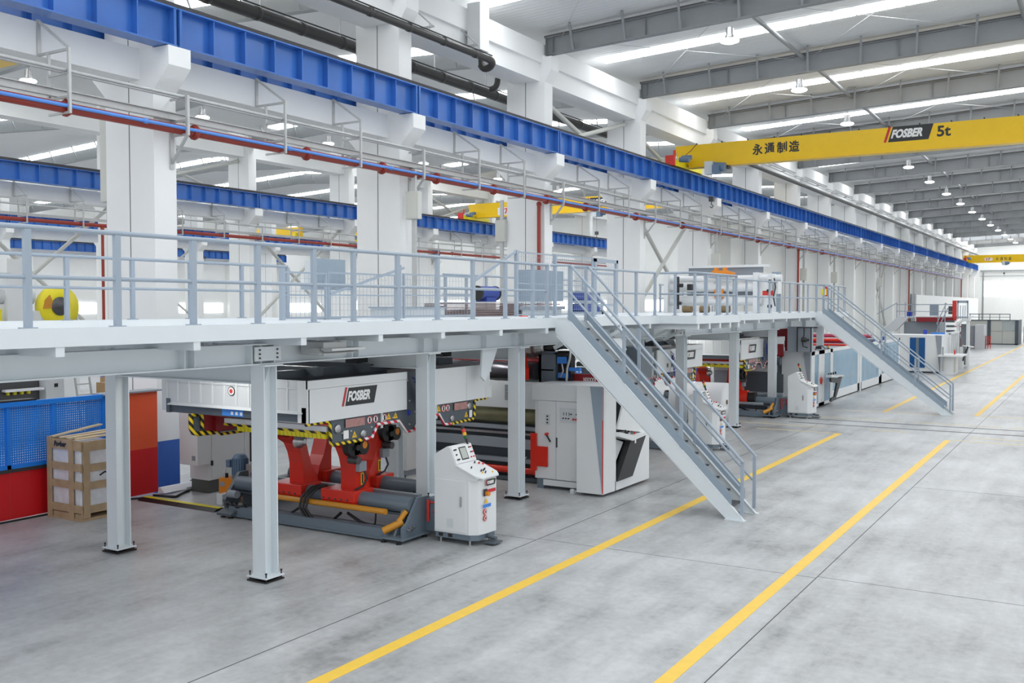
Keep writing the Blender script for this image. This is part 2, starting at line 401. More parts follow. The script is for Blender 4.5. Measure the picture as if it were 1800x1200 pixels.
def roof(name, xa, xb, xr, z0, slope, y0, y1, lab):
    b = B((xr, y0, z0))
    za = z0 + slope * (xr - xa); zr = z0 + slope * (xr - xa)
    for (x0, x1, p, q) in ((xa, xr, z0, zr), (xr, xb, zr, zr - slope * (xb - xr))):
        b.add([(x0, y0, p), (x1, y0, q), (x1, y1, q), (x0, y1, p), (x0, y0, p + 0.06), (x1, y0, q + 0.06), (x1, y1, q + 0.06), (x0, y1, p + 0.06)],
              [(3, 2, 1, 0), (4, 5, 6, 7), (0, 1, 5, 4), (1, 2, 6, 5), (2, 3, 7, 6), (3, 0, 4, 7)])
    return struct(b, name, 'roof', lab)
RZ = lambda x: 13.05 + 0.046 * (min(x, 2 * XR - x) + 16.4)
roof('ceiling', -17.4, 14, XR, 13.05 - 0.046, 0.046, -6, 165, 'corrugated metal roof over the hall')
# roof daylight strips and struts
def skystrip(y, xs, zf, hw=0.40):
    b = B((xs[0], y, zf(xs[0])))
    for x0, x1 in zip(xs[:-1], xs[1:]):
        a, c = x0 + 0.03, x1 - 0.03
        b.add([(a, y - hw, zf(a) - 0.03), (c, y - hw, zf(c) - 0.03), (c, y + hw, zf(c) - 0.03), (a, y + hw, zf(a) - 0.03)], [(3, 2, 1, 0)])
    return struct(b, 'window', 'sky', 'daylight strip in the roof')
SKY_Y = [2, 10, 18, 25.6, 33.9, 42.8, 50.9] + [58.6 + 8 * i for i in range(13)] + [141 + 4.2 * i for i in range(6)]  # last, closer-set strips are added to brighten the end wall
for y in SKY_Y: skystrip(y, [-16.6 + 1.55 * i for i in range(12)] + [XR - 0.2], RZ)
for y in SKY_Y[:8]: skystrip(y, [XR + 0.2, 7, 12], RZ)
st = None
for k in range(1, NCOL - 1):
    for x in (-9.85, -2.5):
        y = 13.42 + 8 * k
        if st is None: st = struct(B((0, 0, 0)).cyl((0, 0.1, 0), (0, 7.9, 0), 0.075, 8), 'roof_strut', 'rafter', 'round steel strut between rafters'); st.location = (x, y, rz1(x) - 0.12)
        else:
            c = st.copy(); COL.objects.link(c); c.location = (x, y, rz1(x) - 0.12)
    y = 13.42 + 8 * k
    if k in (1, 2, 3, 4):
        b = B((-14, y, 13))
        for x0 in (-15.8, -9.5):
            b.bar((x0, y + 0.2, rz1(x0) - 0.15), (x0 + 5.6, y + 7.8, rz1(x0 + 5.6) - 0.15), 0.013, 0.013)
            b.bar((x0, y + 7.8, rz1(x0) - 0.15), (x0 + 5.6, y + 0.2, rz1(x0 + 5.6) - 0.15), 0.013, 0.013)
        struct(b, 'roof_tie_rod', 'galv', 'thin crossed tie rods under the roof')
# gable wall at the far end
b = B((-1.5, 165, 0)); b.box(-17.4, 14, 165, 165.2, 0, 14.2); struct(b, 'wall_back', 'claddingx', 'white end wall of the hall')
for i, (x0, x1) in enumerate(((-15.9, -13.6), (-13.4, -11.1), (-10.9, -8.6), (-8.4, -6.1), (-5.9, -3.6))):
    struct(B((x0, 164.95, 5.6)).box(x0, x1, 164.93, 164.97, 5.2, 7.5), 'window_%d' % (i + 1), 'win', 'bright window band in the end wall')
b = B((-10, 164.5, 9)); b.box(-16.4, 12, 164.6, 164.8, 8.95, 9.15); b.box(-16.4, 12, 164.6, 164.75, 8.2, 8.3); struct(b, 'wall_rail', 'rafter', 'grey horizontal rail on the end wall')
# ---------------------------------------------------------------- further bays to the left
def bay_roof(xa, xb, y1):
    xr = (xa + xb) / 2; f = lambda x: 13.0 + 0.05 * (min(x, 2 * xr - x) - xa)
    roof('ceiling', xa, xb, xr, 13.0, 0.05, -6, y1, 'corrugated metal roof over a side bay')
    for y in [2 + 8 * i for i in range(int(y1 / 8))]: skystrip(y + 3.8, [xa + 1.2 + (xr - xa - 1.4) * i / 5 for i in range(6)], f, 0.5); skystrip(y + 3.8, [xr + 0.2 + (xb - xr - 1.4) * i / 5 for i in range(6)], f, 0.5)
    first = None
    for k in range(0, int((y1 - 13) / 8)):
        y = 13.42 + 8 * k
        if first is None:
            b = B((xr, y, 12))
            for a, c in ((xa, xr), (xr, xb)):
                b.prism([(a, f(a) - 0.85), (c, f(c) - 0.85), (c, f(c) - 0.25), (a, f(a) - 0.25)], 'y', y - 0.006, y + 0.006)
                b.prism([(a, f(a) - 0.87), (c, f(c) - 0.87), (c, f(c) - 0.85), (a, f(a) - 0.85)], 'y', y - 0.13, y + 0.13)
            for i in range(10):
                x = xa + 1.2 + 2.2 * i
                b.bar((x, y - 0.1, f(x) - 0.83), (x + 0.1, y - 0.6, f(x) - 0.06), 0.05, 0.05)
            first = struct(b, 'roof_rafter', 'rafter2', 'grey steel rafter of a side bay')
        else:
            c = first.copy(); COL.objects.link(c); c.location = (xr, y, 12)
Y2 = 93.0
bay_roof(-38.9, -17.8, Y2); bay_roof(-61.3, -40.3, Y2); bay_roof(-84, -62.7, Y2)
for r, (xa, xb) in enumerate(((-40.35, -38.85), (-62.75, -61.25))):
    f = None
    for k in range(0, 10):
        y = 13.15 + 8 * k
        if f is None: f = struct(column(xa, xb, y, 13.0, (1, 1), False), 'column', ['white2', 'base_blue', 'seam_and_shade'], 'white concrete column in the bays behind')
        else:
            c = f.copy(); COL.objects.link(c); c.location = ((xa + xb) / 2, y + 0.27, 0)
    tie(xa + 0.4, xb - 0.4, 8.28, 8.9, range(0, 9), 'white2'); tie(xa + 0.3, xb - 0.3, 11.6, 12.7, range(0, 9), 'white2', lab='white concrete eave beam')
b = B((-84.4, 40, 0)); b.box(-84.6, -84.3, -6, Y2, 0, 13.2); struct(b, 'wall_far_left', 'white2', 'white outer wall beyond the side bays')
f = None
for k in range(0, 10):
    y = 13.15 + 8 * k
    struct(B((-84, y, 0)).box(-84.3, -83.7, y, y + 0.55, 0, 13), 'column', 'white2', 'white wall pier of the outer wall')
    struct(B((-84.2, y + 4, 5)).box(-84.28, -84.2, y + 1.4, y + 7.4, 3.0, 4.0), 'window_%d' % (k + 10), 'win', 'bright window of the outer wall')
b = B((-51, Y2, 0)); b.box(-84.6, -17.35, Y2, Y2 + 0.2, 0, 14.5); struct(b, 'wall_side_bay_end', 'white2', 'white end wall of the side bays')
b = B((-51, Y2, 5)); b.box(-80, -20, Y2 - 0.06, Y2 - 0.02, 3.3, 4.3); struct(b, 'window_30', 'win', 'window band in the end wall of the side bays')

b = B((-16.3, 25, 11.6)); b.box(-16.5, -16.05, 24.6, 25.1, 11.35, 12.75); struct(b, 'rainwater_box', 'white', 'white boxed downpipe on the eave beam')

for y0, y1 in ((48.6, 51.0), (61.8, 64.3), (70.0, 72.0)): struct(B((-17.2, y0, 0)).box(-17.28, -17.24, y0, y1, 0, 8.2), 'wall_panel', 'beige', 'beige panel of the cladding between the columns')
# ---------------------------------------------------------------- blue crane runway girders
def girder_proto():
    r = B((0, 0, 8.88))
    r.box(-0.2, 0.2, 0.02, 7.98, 8.88, 8.91); r.box(-0.2, 0.2, 0.02, 7.98, 9.62, 9.65); r.box(-0.008, 0.008, 0.02, 7.98, 8.9, 9.63)
    for i in range(10):
        y = 0.07 + 7.86 * i / 9
        r.box(-0.17, 0.17, y - 0.012, y + 0.012, 8.91, 9.62)
        if i in (0, 9): r.box(-0.19, 0.19, y - 0.03, y + 0.03, 8.9, 9.62)
    o = r.build('crane_runway_girder', 'girder')
    k = B().box(-0.12, 0.12, 0, 8, 9.65, 9.67).box(-0.035, 0.035, 0, 8, 9.67, 9.79).box(-0.2, -0.17, 0, 8, 9.65, 9.69)
    k.build('crane_rail', 'rail_dark', o)
    return o
gp = girder_proto(); first = True
def girder_row(x, ks, where, group):
    global first
    for n, k in enumerate(ks):
        lab = 'blue crane girder %s, %s span from near end' % (where, ORD[n])
        y = 13.42 + 8 * k
        if first: g = gp; g.location = (x, y, 8.88); ABS[g.name] = Vector((x, y, 8.88)); props(g, lab, 'crane girder', group); first = False
        else:
            g = dup(gp, (x, y, 8.88), lab, group)
girder_row(-16.15, range(-1, 18), 'on the front corbels of the main columns', 'main runway girders')
girder_row(-18.15, range(-1, 5), 'behind the main column row', 'rear runway girders')
girder_row(-38.55, range(0, 9), 'on the second column row behind', 'second row runway girders')
girder_row(-61.0, range(1, 9), 'on the third column row far behind', 'third row runway girders')
girder_row(-40.65, range(4, 9), 'behind the second column row', 'second row rear girders')
girder_row(-63.0, range(4, 9), 'behind the third column row', 'third row rear girders')
girder_row(-83.3, range(3, 9), 'along the far outer wall', 'outer wall runway girders')
# ---------------------------------------------------------------- galvanized bracket frames with pipes and trays
def frame_proto(col):
    b = B((-15.9, 0, 7.17))
    if not col:
        b.box(-15.925, -15.875, -0.025, 0.025, 7.15, 8.32); b.box(-16.525, -16.475, -0.025, 0.025, 7.42, 8.29)
        b.bar((-16.8, 0, 8.92), (-15.9, 0, 8.31), 0.045, 0.045); b.bar((-16.8, 0, 8.29), (-15.9, 0, 8.29), 0.045, 0.045)
        b.box(-16.81, -16.77, -0.035, 0.035, 8.27, 8.93)
        for z in (7.87, 7.45, 7.17): b.bar((-16.5, 0, z), (-15.9, 0, z), 0.04, 0.04)
    else:
        b.box(-15.93, -15.87, -0.03, 0.03, 7.15, 7.95)
        for z in (7.9, 7.45, 7.17): b.bar((-16.395, 0, z), (-15.9, 0, z), 0.045, 0.045)
        b.bar((-15.9, 0, 7.17), (-16.375, 0, 6.62), 0.05, 0.05); b.box(-16.40, -16.37, -0.05, 0.05, 6.5, 7.25)
    return b
def bracket_row(dx, ks, where, group):
    pb = None; pc = None; n = 0; m = 0
    for k in ks:
        for j, y in enumerate((13.58, 16.33, 18.95)):
            yy = y + 8 * k
            if j == 0:
                lab = 'galvanized pipe bracket on the column face %s, %s from the near end' % (where, ORD[m]); m += 1
            else:
                lab = 'galvanized hanger frame under the beam %s, %s from the near end' % (where, n < 30 and ORD[n] or 'farther'); n += 1
            src = pc if j == 0 else pb
            if src is None:
                o = frame_proto(j == 0).build('pipe_bracket', 'galv'); o.location = (-15.9 + dx, yy, 7.17); ABS[o.name] = o.location.copy()
                if j == 0: pc = o
                else: pb = o
            else: o = src.copy(); COL.objects.link(o); o.location = (-15.9 + dx, yy, 7.17)
            props(o, lab, 'bracket', group)
bracket_row(0, range(-1, 15), 'of the main row', 'main row pipe brackets')
bracket_row(-22.4, range(0, 6), 'of the second row', 'second row pipe brackets')
def long_pipe(name, m, x, z, r, y0, y1, lab, cat, flanges=()):
    o = B((x, y0, z)).cyl((x, y0, z), (x, y1, z), r, 12).build(name, m); props(o, lab, cat)
    for y in flanges:
        B().lathe((x, y - 0.07, z), (0, 1, 0), [(0, r * 1.25), (0.04, r * 1.25), (0.05, r * 1.6), (0.09, r * 1.6), (0.10, r * 1.25), (0.14, r * 1.25)], 12).build('pipe_coupling', m, o)
    return o
long_pipe('water_pipe', 'redpipe', -16.08, 7.27, 0.10, 2, 140, 'long red pipe running along the main column row', 'pipe', [11.0, 13.9, 17.2, 20.0, 22.4, 25.4, 28.7, 31.6, 36, 41, 46, 52, 58, 66])
long_pipe('air_pipe', 'bluepipe', -15.945, 7.285, 0.035, 2, 140, 'slim blue pipe lying in front of the long red pipe', 'pipe', [12.6, 16.5, 20.2, 24.2, 29.5])
long_pipe('water_pipe', 'redpipe', -38.5, 7.30, 0.085, 8, 80, 'red pipe along the second column row behind', 'pipe')
b = B((-16.3, 2, 7.47)); b.box(-16.36, -16.24, 2, 140, 7.48, 7.60); b.box(-16.42, -16.18, 2, 140, 7.60, 7.615); solo(b, 'cable_tray', 'galv', 'grey cable channel between the red pipe and the concrete beam', 'cable tray')
b = B((-15.98, 2, 7.95)); b.cyl((-15.98, 2, 7.92), (-15.98, 140, 7.92), 0.035, 8); b.cyl((-16.12, 2, 7.9), (-16.12, 140, 7.9), 0.02, 6); solo(b, 'conduit', 'galv', 'grey conduit along the top rungs of the main row brackets', 'conduit')
b = B((-38.7, 8, 7.47)); b.box(-38.76, -38.64, 8, 80, 7.48, 7.60); solo(b, 'cable_tray', 'galv', 'grey cable channel along the second column row', 'cable tray')
b = B((-38.4, 8, 7.95)); b.cyl((-38.4, 8, 7.92), (-38.4, 80, 7.92), 0.04, 8); solo(b, 'conduit', 'galv', 'grey conduit along the second column row', 'conduit')
# vertical red drops
def drop(x, y, z0, lab):
    o = B((x, y, z0)).cyl((x, y, z0), (x, y, 7.25), 0.065, 12).build('drop_pipe', 'redpipe'); props(o, lab, 'pipe')
    B().lathe((x, y, 7.12), (0, 0, 1), [(0, 0.085), (0.1, 0.085), (0.1, 0.066)], 12).build('pipe_coupling', 'redpipe', o)
drop(-16.55, 29.03, 0.0, 'vertical red pipe down the third white column')
drop(-38.45, 28.0, 0.0, 'vertical red pipe behind the near guardrail, left of the first column')
drop(-16.3, 61.0, 0.0, 'vertical red pipe on the cladding behind the second stair')
drop(-16.3, 101.0, 0.0, 'vertical dark red pipe beside the far doorway')
drop(-16.3, 141.0, 0.0, 'vertical red pipe near the end wall')
# beige switch boxes on conduits
def switchbox(x, y, z, lab, w=0.42, h=0.75):
    o = B((x, y, z)).box(x - w / 2, x + w / 2, y - 0.18, y, z, z + h).build('switch_box', 'boxgrey', None, 0.012); props(o, lab, 'switch box', 'beige switch boxes on the columns')
    B().box(x - w / 2 + 0.03, x + w / 2 - 0.03, y - 0.187, y - 0.18, z + 0.03, z + h - 0.03).build('door', 'boxgrey', o)
    B().box(x - 0.06, x + 0.06, y - 0.1, y - 0.02, z - 3.2, z).box(x - 0.06, x + 0.06, y - 0.1, y - 0.02, z + h, 7.4).build('cable_duct', 'galv', o)
switchbox(-18.06, 13.4, 5.9, 'tall beige switch box left of the first white column', 0.3, 2.0)
switchbox(-16.05, 21.4, 6.05, 'beige switch box beside the second white column')
switchbox(-18.1, 29.2, 5.95, 'beige switch box left of the third white column')
switchbox(-16.05, 45.4, 5.45, 'beige switch box on the fifth white column')
switchbox(-16.05, 61.4, 5.3, 'beige switch box above the second stair')
switchbox(-16.05, 69.4, 5.3, 'beige switch box right of the second stair')
switchbox(-16.05, 85.4, 5.3, 'beige switch box on the distant cladding near the crossed braces')
# crossed wall braces between columns
def brace(x, y0, y1, z0, z1, lab):
    b = B((x, (y0 + y1) / 2, z0)); b.cyl((x, y0, z0), (x, y1, z1), 0.09, 8); b.cyl((x - 0.1, y0, z1), (x - 0.1, y1, z0), 0.09, 8)
    solo(b, 'cross_brace', 'beige', lab, 'brace', 'crossed tube braces')
brace(-17.1, 37.75, 45.1, 3.2, 8.2, 'crossed beige tubes between the fourth and fifth white columns')
brace(-17.1, 37.75, 45.1, 9.2, 11.2, 'crossed beige tubes above the blue girder, left of the near yellow crane')
brace(-17.1, 29.75, 37.1, 9.2, 11.2, 'crossed grey tubes above the blue girder between the third and fourth columns')
brace(-16.9, 85.75, 93.1, 2, 8.2, 'crossed beige tubes on the cladding behind the far platform')
brace(-39.6, 37.75, 45.1, 2.5, 8.2, 'crossed beige tubes in the second row, seen behind the grey control cabinet')
brace(-39.6, 21.75, 29.1, 2.0, 8.2, 'crossed beige tubes in the second row at the left edge')
brace(-39.6, 29.75, 37.1, 9.3, 11.4, 'crossed tubes above the second row girder between the first and second white columns')
brace(-39.6, 53.75, 61.1, 9.3, 11.4, 'crossed tubes above the second row girder right of the second white column')
brace(-62.0, 45.75, 53.1, 3.0, 8.2, 'crossed tubes in the third row far behind the guardrail')
# ---------------------------------------------------------------- black drain pipes
def elbow(b, p0, p1, p2, r, n=7):
    pts = []
    for i in range(n + 1):
        t = i / n; pts.append(tuple((1 - t) ** 2 * a + 2 * t * (1 - t) * c + t * t * d for a, c, d in zip(p0, p1, p2)))
    b.tube(pts, r, 10)
b = B((-16.0, 6, 11.15)); b.cyl((-16.0, 4, 11.12), (-16.0, 25.0, 11.12), 0.105, 14)
for i in range(13): b.lathe((-16.0, 5 + 1.6 * i, 11.12), (0, 1, 0), [(0, 0.105), (0.01, 0.12), (0.12, 0.12), (0.13, 0.105)], 14)
dp = solo(b, 'drain_pipe', 'drain', 'black drain pipe in front of the second white column near the roof', 'pipe')
b = B(); elbow(b, (-16.0, 25.0, 11.12), (-16.0, 25.35, 11.12), (-16.2, 25.4, 11.0), 0.11); elbow(b, (-16.2, 25.4, 11.0), (-16.45, 25.4, 10.9), (-16.5, 25.35, 11.1), 0.11); b.cyl((-16.5, 25.35, 11.05), (-16.5, 25.3, 12.2), 0.08, 12); b.build('pipe_elbow', 'drain', dp)
h = B()
for y in (15.5, 18.6, 22.0, 24.2):
    h.bar((-16.45, y, 11.36), (-15.85, y, 11.36), 0.05, 0.05); h.bar((-16.45, y, 11.85), (-15.9, y, 11.38), 0.03, 0.03); h.cyl((-16.0, y, 11.2), (-16.0, y, 11.5), 0.01, 6)
h.build('pipe_hanger', 'galv', dp)
B().cyl((-16.0, 4, 11.27), (-16.0, 25.2, 11.27), 0.02, 6).build('carrier_rail', 'drain', dp)
b = B((-18.35, 6, 11.0)); b.cyl((-18.35, 4, 11.05), (-18.35, 38, 11.02), 0.16, 14)
for i in range(20): b.lathe((-18.35, 5 + 1.6 * i, 11.04), (0, 1, 0), [(0, 0.16), (0.01, 0.175), (0.14, 0.175), (0.15, 0.16)], 14)
dp = solo(b, 'drain_pipe', 'drain', 'thick black drain pipe running behind the white columns', 'pipe')
B().cyl((-18.35, 4, 11.27), (-18.35, 38, 11.25), 0.02, 6).build('carrier_rail', 'drain', dp)
h = B()
for y in (18, 21.0, 25.5, 28.5): h.bar((-18.35, y, 11.2), (-18.35, y, 12.6), 0.03, 0.03); h.bar((-18.35, y, 12.6), (-17.9, y, 12.2), 0.03, 0.03)
h.build('pipe_hanger', 'galv', dp)
b = B(); elbow(b, (-18.0, 28.2, 11.05), (-17.75, 28.3, 11.05), (-17.75, 28.3, 11.4), 0.10); b.cyl((-17.75, 28.3, 11.4), (-17.75, 28.3, 11.7), 0.085, 10); b.build('pipe_elbow', 'drain', dp)
b = B((-15.98, 46, 11.1)); b.cyl((-15.98, 44.5, 11.1), (-15.98, 160, 11.1), 0.11, 10); dp = solo(b, 'drain_pipe', 'drain', 'dark pipe along the eave beyond the near yellow crane', 'pipe')
h = B()
for i in range(36): h.bar((-16.13, 46 + 2.6 * i, 11.45), (-15.8, 46 + 2.6 * i, 11.45), 0.04, 0.04)
h.box(-15.85, -15.81, 46, 140, 11.43, 11.47); h.box(-16.12, -16.08, 46, 140, 11.43, 11.47); h.build('carrier_ladder', 'galv', dp)
# ---------------------------------------------------------------- high bay lamps
def lamp_proto():
    r = thing('high_bay_lamp', '', 'lamp', (0, 0, 11.78))
    B().cyl((0, 0, 12.02), (0, 0, 12.25), 0.115, 14).cyl((0, 0, 11.94), (0, 0, 12.02), 0.14, 14).build('heat_sink', 'steel', r)
    B().tube([(0, 0, 12.25), (0, 0, 12.34), (0.03, 0, 12.38), (0, 0, 12.42), (-0.03, 0, 12.38)], 0.012, 6).build('hook', 'galv', r)
    B().lathe((0, 0, 11.94), (0, 0, -1), [(0, 0.14), (0.03, 0.22), (0.05, 0.255)], 20).build('reflector', 'steel', r)
    B().lathe((0, 0, 11.89), (0, 0, -1), [(0, 0.255), (0.03, 0.29), (0.07, 0.28), (0.11, 0.17), (0.125, 0.02)], 20).build('lens', 'lens', r)
    return r
lp = lamp_proto(); n = 0
for k in range(2, 17):
    y = 13.42 + 8 * k
    lab = 'glowing high bay lamp over the aisle, %s from the near end' % ORD[n]; n += 1
    if k == 2: lp.location = (-10.03, y, 11.78); lp['label'] = lab; lp['group'] = 'aisle lamps'
    else: dup(lp, (-10.03, y, 11.78), lab, 'aisle lamps')
n = 0
for x in (-23.5, -33.5):
    for k in range(0, 7):
        dup(lp, (x, 13.42 + 8 * k, 11.78), 'high bay lamp hanging in the side bay behind the columns, %s one' % ORD[n], 'side bay lamps'); n += 1
# ---------------------------------------------------------------- overhead travelling cranes
def crane(x0, x1, y, z0, z1, lab, hoist_x, front, near=True):
    c = thing('overhead_crane', lab, 'crane', (x0, y, z0), 'yellow overhead cranes')
    L = 0.42
    b = B(); b.prism([(x0, z1), (x1, z1), (x1, z0), (x0 + 0.75, z0), (x0 + 0.1, z0 + 0.5)], 'y', y, y + L, 0)
    b.box(x0 + 0.6, x1, y - 0.06, y + L + 0.06, z0 - 0.03, z0, 0)
    b.build('bridge_beam', 'yellow', c)
    for xe in (x0 + 0.42, x1 - 0.4):
        e = B(); e.box(xe - 0.13, xe + 0.13, y - 1.5, y + 2.0, 9.80, 10.06); e.box(xe - 0.16, xe + 0.16, y - 0.3, y + 0.7, 10.06, z0 + 0.45)
        ec = e.build('end_carriage', 'byellow' if near else 'yellow', c)
        for dy in (-1.2, 1.7): B().cyl((xe - 0.05, y + dy, 9.86), (xe + 0.05, y + dy, 9.86), 0.09, 12).build('wheel', 'dsteel', ec)
    e = B(); e.box(x0 + 0.22, x0 + 0.62, y - 1.66, y - 1.5, 9.76, 10.2); e.build('buffer_plate', 'signred', c)
    e = B(); e.cyl((x0 + 0.7, y - 1.2, 10.05), (x0 + 1.15, y - 1.2, 10.0), 0.11, 12); e.cyl((x0 + 0.55, y - 0.55, 10.22), (x0 + 1.0, y - 0.55, 10.22), 0.10, 12); e.build('travel_motor', 'motor', c)
    e = B(); e.cyl((x0 + 0.5, y - 1.3, 10.15), (x0 + 0.5, y - 1.3, 10.45), 0.06, 10); e.build('warning_light', 'signred', c)
    hb = B(); hb.box(hoist_x, hoist_x + 0.36, y - 0.55, y - 0.1, z0 - 0.42, z0 + 0.12); h = hb.build('hoist', 'mgrey', c)
    B().cyl((hoist_x + 0.38, y - 0.3, z0 - 0.1), (hoist_x + 0.85, y - 0.3, z0 - 0.15), 0.2, 14).box(hoist_x + 0.36, hoist_x + 0.66, y - 0.6, y - 0.2, z0 - 0.42, z0 - 0.05).build('hoist_motor', 'motor', h)
    B().box(hoist_x - 0.1, hoist_x + 0.9, y - 0.12, y + 0.3, z0 - 0.16, z0 - 0.03).build('trolley', 'black', h)
    hk = B(); hk.cyl((hoist_x + 0.25, y - 0.3, z0 - 1.4), (hoist_x + 0.25, y - 0.3, z0 - 0.3), 0.008, 6); hk.box(hoist_x + 0.15, hoist_x + 0.35, y - 0.38, y - 0.22, z0 - 1.6, z0 - 1.38)
    hk.tube([(hoist_x + 0.25, y - 0.3, z0 - 1.6), (hoist_x + 0.25, y - 0.3, z0 - 1.72), (hoist_x + 0.33, y - 0.3, z0 - 1.8), (hoist_x + 0.27, y - 0.3, z0 - 1.88), (hoist_x + 0.19, y - 0.3, z0 - 1.82)], 0.022, 8); hk.build('hook', 'dsteel', h)
    if y == 41.4:
        for i in range(14): B().box(x0 + 1 + 1.15 * i, x0 + 1.05 + 1.15 * i, y - 0.03, y + 0.03, z1, z1 + 0.06).build('cable_clip', 'black', c)
    if front: front(c, y)
    return c
def front1(c, y):
    b = B(); u = (1, 0, 0); v = (0, 0, 1)
    for ch, x in zip('永通制造', (-13.06, -12.54, -12.02, -11.5)): b.text(ch, (x, y, 10.16), u, v, 0.44, 0.48, 0, 0, 0.006, 0.03)
    b.text('5t', (-5.74, y, 10.3), u, v, 0.5, 0.42, 0, 0, 0.006, 0.03)
    b.build('lettering', 'logo_dark', c)
    b = B(); logo(b, (-7.72, y, 10.24), u, v, 1.86); b.build('logo', ['logo_dark', 'logo_red', 'logo_white'], c)
    B().tube([(-15.9, y - 0.6, 10.28), (-15.75, y - 0.25, 10.55), (-15.55, y - 0.05, 10.86)], 0.014, 6).build('cable', 'black', c)
crane(-16.6, 13, 41.4, 9.86, 10.83, 'big yellow overhead crane across the aisle with black lettering', -15.02, front1)
def ytlogo(b, y, x, z, wd):
    b.box(x, x + wd, y - 0.012, y - 0.006, z, z + wd * 0.42, 0)
    hgt = wd * 0.3; x1 = x + wd * 0.16; z1 = z + wd * 0.06
    for (pa, pb) in (((0.0, 1.0), (0.28, 0.42)), ((0.62, 1.0), (0.1, 0.0)), ((0.72, 0.92), (1.35, 0.92)), ((1.05, 0.9), (0.75, 0.0))):
        b.bar((x1 + pa[0] * hgt * 1.5, y - 0.016, z1 + pa[1] * hgt), (x1 + pb[0] * hgt * 1.5, y - 0.016, z1 + pb[1] * hgt), 0.012, hgt * 0.25, 1)
def front2(c, y):
    b = B(); ytlogo(b, y, -13.95, 9.78, 0.95); b.build('logo', ['signwhite', 'signred'], c)
    b = B()
    for i, ch in enumerate('永通制造'): b.text(ch, (-12.6 + 0.5 * i, y, 9.8), (1, 0, 0), (0, 0, 1), 0.36, 0.42, 0, 0, 0.006, 0.01)
    b.build('lettering', 'logo_dark', c)
crane(-16.6, 13, 145, 9.55, 10.55, 'distant yellow overhead crane in front of the end wall', -11.8, front2)
def front3(c, y):
    b = B(); ytlogo(b, y, -36.5, 10.06, 1.25); b.build('logo', ['signwhite', 'signred'], c)
    b = B(); logo(b, (-29.65, y, 10.25), (1, 0, 0), (0, 0, 1), 1.9); b.build('logo', ['logo_dark', 'logo_red', 'logo_white'], c)
crane(-39.0, -18.0, 58.2, 9.98, 10.95, 'yellow crane in the side bay seen between the third and fourth white columns', -28.9, front3)
crane(-39.0, -18.0, 14.3, 9.82, 10.75, 'yellow crane in the side bay at the upper left edge', -34, None)
crane(-61.2, -40.2, 72, 9.9, 10.9, 'yellow crane two bays away behind the guardrail', -50, None)
crane(-83.7, -62.6, 66, 9.9, 10.9, 'yellow crane in the outermost bay', -75, None)
# ---------------------------------------------------------------- raised steel platform
DZ = 3.478
pf = thing('steel_platform', 'long white raised steel platform over the machines with joists and columns', 'platform', (-11.3, 22, 0))
b = B(); b.box(-13.9, -8.96, 3, 41.2, 3.40, DZ); b.box(-8.97, -8.06, 21.47, 24.58, 3.40, DZ); b.build('deck_plate', 'pwhite', pf)
b = B()
def fascia(b, p, q, z0=3.29, z1=DZ + 0.004, t=0.008, out=(1, 0)):
    b.box(min(p[0], q[0]) - (0.008 if p[0] == q[0] else 0), max(p[0], q[0]), min(p[1], q[1]) - (0.008 if p[1] == q[1] else 0), max(p[1], q[1]), z0, z1)
fascia(b, (-8.95, 3), (-8.95, 21.45)); fascia(b, (-8.95, 21.45), (-8.04, 21.45)); fascia(b, (-8.04, 21.45), (-8.04, 24.6)); fascia(b, (-8.95, 24.6), (-8.95, 41.2)); fascia(b, (-8.95, 24.6), (-8.04, 24.6))
fascia(b, (-8.95, 41.2), (-13.9, 41.2)); fascia(b, (-13.9, 3), (-13.9, 41.2))
b.build('edge_fascia', 'pwhite', pf)
for x in (-9.70, -12.7):
    b = B(); b.ibeam('y', (x, 3.06), 3, 41.1, 0.28, 0.24)
    for y in [4.2, 5.25, 5.45, 8.1, 8.25, 9.2, 9.36, 9.6, 11.2, 11.35, 13.0, 13.4, 14.9, 15.95, 16.25, 18.2, 20.3, 22.6, 24.7, 26.8, 28.8, 29.0, 31, 33, 35, 37, 39]:
        b.box(x - 0.118, x + 0.118, y - 0.006, y + 0.006, 2.94, 3.18)
    b.build('main_beam', 'pwhite', pf)
for y in (9.46, 13.2, 16.12, 22.5, 28.9, 33.0, 39.5):
    b = B(); b.ibeam('x', (y, 2.78), -12.6, -9.8, 0.25, 0.2); b.build('cross_beam', 'pwhite', pf)
JY = [4.3, 6.02, 7.75, 9.51, 11.1, 12.66, 14.4, 16.03, 17.7, 19.3, 20.9, 24.9, 26.3, 27.8, 29.2, 30.7, 32.2, 33.8, 35.3, 36.9, 38.4, 39.9]
for y in JY:
    B().box(-13.7, -8.96, y - 0.05, y + 0.05, 3.19, 3.31).build('cross_joist', 'pwhite', pf)
for y in (21.6, 22.35, 23.1, 23.85, 24.5):
    B().box(-13.7, -8.05, y - 0.05, y + 0.05, 3.16, 3.30).build('cross_joist', 'pwhite', pf)
